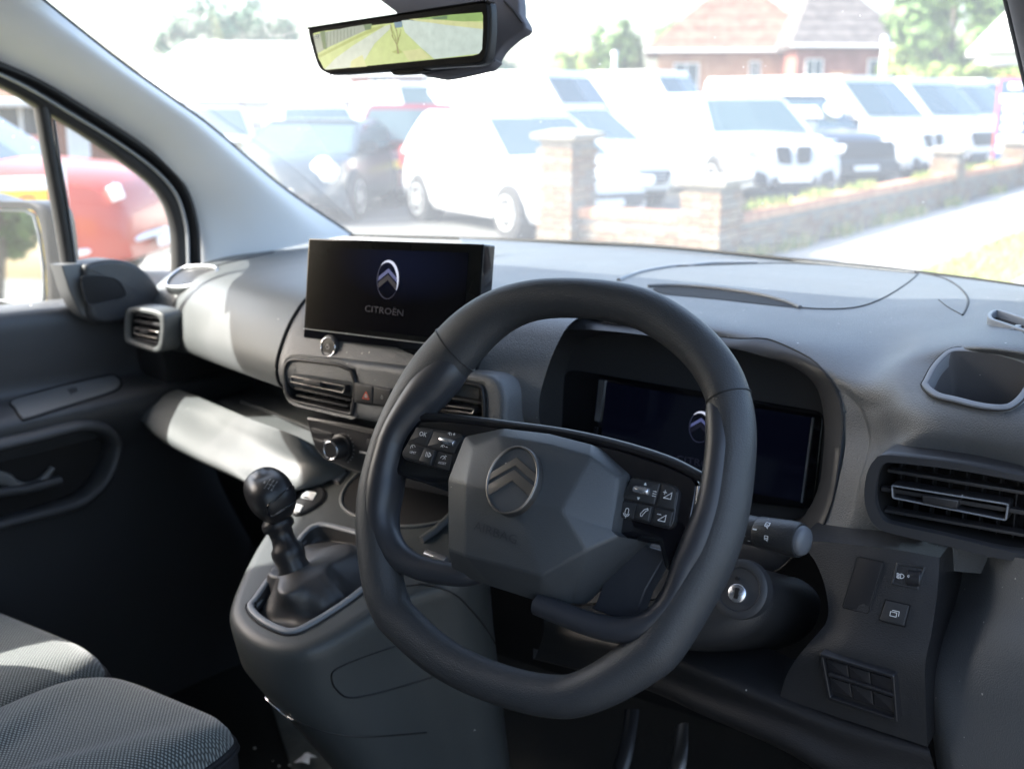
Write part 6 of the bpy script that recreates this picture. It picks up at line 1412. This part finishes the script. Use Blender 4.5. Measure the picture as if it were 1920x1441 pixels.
# ============================================================ HOUSES
def brickmat(name, a, b): return mottled(name, a, b, 1.2, .9, detail=10)
HB = brickmat('house_brick_orange', (.30, .15, .09), (.42, .25, .16)); HB2 = brickmat('house_brick_red', (.20, .075, .055), (.30, .13, .10))
RT1 = mottled('roof_tiles_brown', (.11, .06, .043), (.18, .11, .08), 2, .9); RT2 = mottled('roof_tiles_slate', (.07, .06, .06), (.12, .105, .10), 2, .9); RTW = mottled('roof_pale', (.50, .48, .46), (.62, .60, .58), 2, .9)
WHT = plain('render_white', (.75, .75, .73), .8); WG = plain('house_glass', (.06, .09, .11), .1); TIM = plain('timber_orange', (.50, .24, .10), .7)
def house(lab, x, y, rz, w, d, ze, zr, wall, roof, wins, hip=.35, over=.4, name='house', cat='house', chim=None, zbase=0, ridge_axis=0, trim=WHT):
    t = thing(name, lab, cat, (x, y, 0), None, rz); P = lambda nm, vf, m, par=t, sm=0: mk(nm, vf, m, par, smooth=sm, local=True)
    F0 = Fr((0, 0, 0), (1, 0, 0), (0, 1, 0))
    P('wall', box(F0, -w/2, -d/2, zbase, w/2, d/2, ze), wall)
    o = over; B = [(-w/2-o, -d/2-o, ze), (w/2+o, -d/2-o, ze), (w/2+o, d/2+o, ze), (-w/2-o, d/2+o, ze)]
    rr = [(-w/2*(1-hip)-o*(hip < .05), 0, zr), (w/2*(1-hip)+o*(hip < .05), 0, zr)] if ridge_axis == 0 else [(0, -d/2*(1-hip)-o*(hip < .05), zr), (0, d/2*(1-hip)+o*(hip < .05), zr)]
    V_ = B+rr+[(a, b, c-.18) for a, b, c in B]
    fs = [(0, 1, 5, 4), (1, 2, 5), (2, 3, 4, 5), (3, 0, 4)] if ridge_axis == 0 else [(0, 1, 4), (1, 2, 5, 4), (2, 3, 5), (3, 0, 4, 5)]
    r_ = P('roof', (V_, fs+[(0, 6, 7, 1), (1, 7, 8, 2), (2, 8, 9, 3), (3, 9, 6, 0), (6, 9, 8, 7)]), roof)
    for k in range(5):                         # tile courses on the front slope
        a = (k+.6)/5.6; p = lambda i, j: tuple(np.array(V_[i])*(1-a)+np.array(V_[j])*a+A(0, -.03, .03))
        if ridge_axis == 0: mk('tile_course', tube([p(0, 4), p(1, 5)], .018, n=6), roof, r_, local=True)
    P('gutter', tube([(-w/2-o, -d/2-o-.06, ze-.1), (w/2+o, -d/2-o-.06, ze-.1)], .07, n=8), trim)
    if ridge_axis == 1: P('gable', ([(-w/2, -d/2-.01, ze), (w/2, -d/2-.01, ze), (0, -d/2*(1-hip)-.01, zr-.1), (-w/2, -d/2+.3, ze), (w/2, -d/2+.3, ze), (0, -d/2*(1-hip)+.3, zr-.1)], [(0, 1, 2), (5, 4, 3), (0, 3, 4, 1), (1, 4, 5, 2), (2, 5, 3, 0)]), wall)
    for (cx_w, z0, ww, hh, kind) in wins:
        wf = Fr((cx_w, -d/2, z0), (1, 0, 0), (0, 0, 1))
        if kind == 'door': P('door', plate(wf, rrect(-ww/2, 0, ww/2, hh, .01), .04, .06, .01), TIM); continue
        f_ = P('window', plate(wf, rrect(-ww/2, 0, ww/2, hh, .01), .06, .08, .01, [rrect(-ww/2+.07, .07, ww/2-.07, hh-.07, .01)]), trim)
        mk('pane', plate(wf, rrect(-ww/2+.05, .05, ww/2-.05, hh-.05, .01), .02, .02), WG if kind == 'w' else WHT, f_, local=True, smooth=0)
        mk('glazing_bar', box(wf, -.03, .06, .0, .03, hh-.06, .05), trim, f_, local=True, smooth=0)
    if chim: P('chimney', box(F0, chim[0]-.4, chim[1]-.4, zr-1.2, chim[0]+.4, chim[1]+.4, zr+chim[2]), HB2)
    return t
D = 64; zz = lambda y, d: 1.5+(192-y)*d/2200
x, y = polar(1372, D+4); house('brick house with a huge brown hipped roof behind the silver car', x, y, face(1372)+.05, 8.2, 8.0, zz(100, D), zz(-12, D+4), HB, RT1, [(-2.6, 1.6, 1.3, 1.9, 'w'), (.9, 2.4, .6, 1.2, 'w'), (3.0, 1.6, 1.2, 1.9, 'w')], .86, .7)
x, y = polar(1545, D+2); house('brick house wing with dark slate roof and a doorway, right of the hipped roof', x, y, face(1545)+.35, 5.6, 7.0, zz(96, D), zz(4, D+2), HB2, RT2, [(-1.9, 1.2, .9, 2.4, 'w'), (-.5, .4, 1.1, 2.6, 'door'), (1.4, 1.4, 1.1, 2.2, 'w')], .62, .5, chim=(-.6, .5, .9))
x, y = polar(1640, D+8); house('low brick end block under a slate roof beside the lamp post', x, y, face(1640)-.1, 3.2, 5.0, zz(104, D+8), zz(62, D+8), HB2, RT2, [(-.7, 1.6, .8, 1.9, 'w'), (.8, 1.6, .8, 1.9, 'w')], .42, .3)
x, y = polar(470, 58); house('wide bungalow with a pale roof and brick walls left of the mirror', x, y, face(470)-.1, 10.0, 9.0, zz(184, 54), zz(88, 58), HB2, RTW, [(.9, .6, 1.5, 1.1, 'p'), (2.6, .6, .9, 1.1, 'p'), (4.1, .6, .9, 1.1, 'p'), (-2.6, .6, 1.4, 1.1, 'w')], .45, .5, name='bungalow')
x, y = polar(735, 66); house('long red brick building beneath the rear view mirror', x, y, face(735), 9.5, 6.0, zz(140, 62), zz(100, 66), HB2, RTW, [(-3, 1.9, 1.0, .9, 'w'), (-.6, 1.9, 1.0, .9, 'w'), (2.2, 1.9, 1.0, .9, 'w')], .05, .4, name='brick_building', cat='building')
x, y = polar(1893, 50); house('white gabled house with a dark window at the top right edge', x, y, face(1893)+.15, 2.6, 6.0, zz(108, 50), zz(28, 50), WHT, WHT, [(.2, zz(100, 50), .55, .9, 'w')], .0, .35, name='gabled_house', ridge_axis=1, zbase=zz(112, 50)-.5)
x, y = polar(1893, 50.5); mk('gable_support', loft([[(x-.5, y-.5, 0), (x+.5, y-.5, 0), (x+.5, y+.5, 0), (x-.5, y+.5, 0)], [(x-1.1, y-.6, zz(113, 50)), (x+1.1, y-.6, zz(113, 50)), (x+1.1, y+.6, zz(113, 50)), (x-1.1, y+.6, zz(113, 50))]]), HB2, smooth=0, label='grey narrow lower storey under the white gable', cat='building')
x, y = polar(-60, 24); house('brick house with a wide window seen past the passenger door window', x, y, face(-60), 4.6, 6, zz(182, 21), zz(90, 24), HB2, RT1, [(.75, .7, .8, .8, 'w'), (1.6, .6, .35, .95, 'p')], .05, .4)

# ============================================================ TREES AND HEDGE
LM = [[plain('leaf_%s_%d' % (n_, i), tuple(np.array(c)*k), .6) for i, k in enumerate((.7, 1, 1.35))] for n_, c in (('green', (.095, .165, .040)), ('blue', (.065, .125, .070)), ('lime', (.18, .24, .045)))]
BK = mottled('bark', (.10, .08, .06), (.17, .14, .11), 8, .95)
def tree(lab, px_, d_, ytop, ybot, wpx, leaf, n=2600, ls=.42, pos=None, ht=None, rad=None, seed=0, group='trees around the car park'):
    rn = random.Random(seed+int(px_)); x, y = pos if pos else polar(px_, d_)
    zt = ht or zz(ytop, d_); zb = max(.8, zz(ybot, d_)) if not ht else ht*.28; rx = rad or wpx*d_/2200/2
    t = thing('tree', lab, 'tree', (x, y, 0), group); cz, rzz = (zt+zb)/2, (zt-zb)/2
    mk('trunk', tube([(x, y, 0), (x+.1, y, cz*.5), (x-.05, y+.1, cz+rzz*.3)], np.array([.22, .17, .07])*(zt/8), n=10), BK, t)
    cl = []
    for k in range(26):
        while True:
            a = A(rn.uniform(-1, 1), rn.uniform(-1, 1), rn.uniform(-1, 1))
            if np.linalg.norm(a) < 1: break
        a = a/np.linalg.norm(a)*(np.linalg.norm(a)**.6)
        c = A(x+a[0]*rx*.8, y+a[1]*rx*.8, cz+a[2]*rzz*.8); cl.append((c, rn.uniform(.22, .42)))
        if k < 9: mk('limb', tube([(x, y, cz*.55+.02*k), tuple((c+A(x, y, cz*.6))/2+A(0, 0, .2)), tuple(c)], np.array([.07, .045, .02])*(zt/8), n=6), BK, t)
    ac = Acc()
    for k in range(n):
        c, s = cl[rn.randrange(len(cl))]; d = A(rn.gauss(0, 1), rn.gauss(0, 1), rn.gauss(0, 1)); d /= np.linalg.norm(d)+1e-6; r = rn.random()**.4
        p = c+d*r*s*A(rx, rx, rzz); e = nrm(np.cross(d, (rn.gauss(0, 1), rn.gauss(0, 1), rn.gauss(0, 1)))); f = nrm(np.cross(e, d)+d*rn.uniform(-.7, .7)); q_ = ls*(.5+rn.random()*.8)
        ac.add(([p-e*q_*.5, p+f*q_*.35, p+e*q_*.5, p-f*q_*.35], [(0, 1, 2, 3)]), rn.randrange(3))
    mk('crown', (ac.v, ac.f), LM[leaf], t, smooth=0, mi=ac.m)
    return t
tree('broad blue green tree behind the pale bungalow roof', 440, 78, 8, 150, 240, 1)
tree('smaller tree at the left of the bungalow roof', 345, 84, 45, 150, 90, 1, 1400)
tree('light green tree behind the slim pale post', 1150, 70, 50, 185, 120, 0)
tree('bushy yellow green tree left of the slim pale post', 1075, 66, 90, 188, 110, 2, 1800)
tree('low tree between the mirror and the yellow green tree', 925, 80, 108, 180, 110, 1, 1500)
tree('distant tree behind the left end of the hipped roof', 1268, 110, 38, 150, 120, 0, 1800)
tree('tall light tree right of the brick house', 1775, 52, -40, 160, 240, 0, 3600)
tree('tall tree behind the white gabled house', 1890, 62, -60, 160, 200, 0, 3000)
tree('rounded tree between the lamp post and the tall light tree', 1705, 56, 50, 180, 140, 2, 2000)
for k, (px0, d_) in enumerate(((1690, 46), (1760, 45), (1830, 46), (1900, 47))):
    tree(['yellow green bush beside the brick end block', 'yellow green bush under the tall light tree', 'yellow green bush left of the blue sign board', 'yellow green bush behind the blue sign board'][k], px0, d_, 128, 186, 90, 2, 1300, .3, group='bushes along the far edge')
# trees behind the van, seen in the door mirror
for k, (xx, yy, hh, rr) in enumerate(((-6.35,-19.5,5.2,1.25),(-4.6,-24,3.2,.9),(-9.5,-24,10,3.5),(-2.2,-34,8,3.0),(-8.6,-15,7,2.2))):
    tree(['leafy tree on the left of the door mirror reflection', 'low round tree by the edge of the door mirror reflection', 'tall roadside tree far behind the van on the left', 'roadside tree straight behind the van', 'broad tree behind the van beside the verge'][k], 2000+k*7, 0, 0, 0, 0, 0, 1800, .4, pos=(xx, yy), ht=hh, rad=rr, group='trees behind the van')
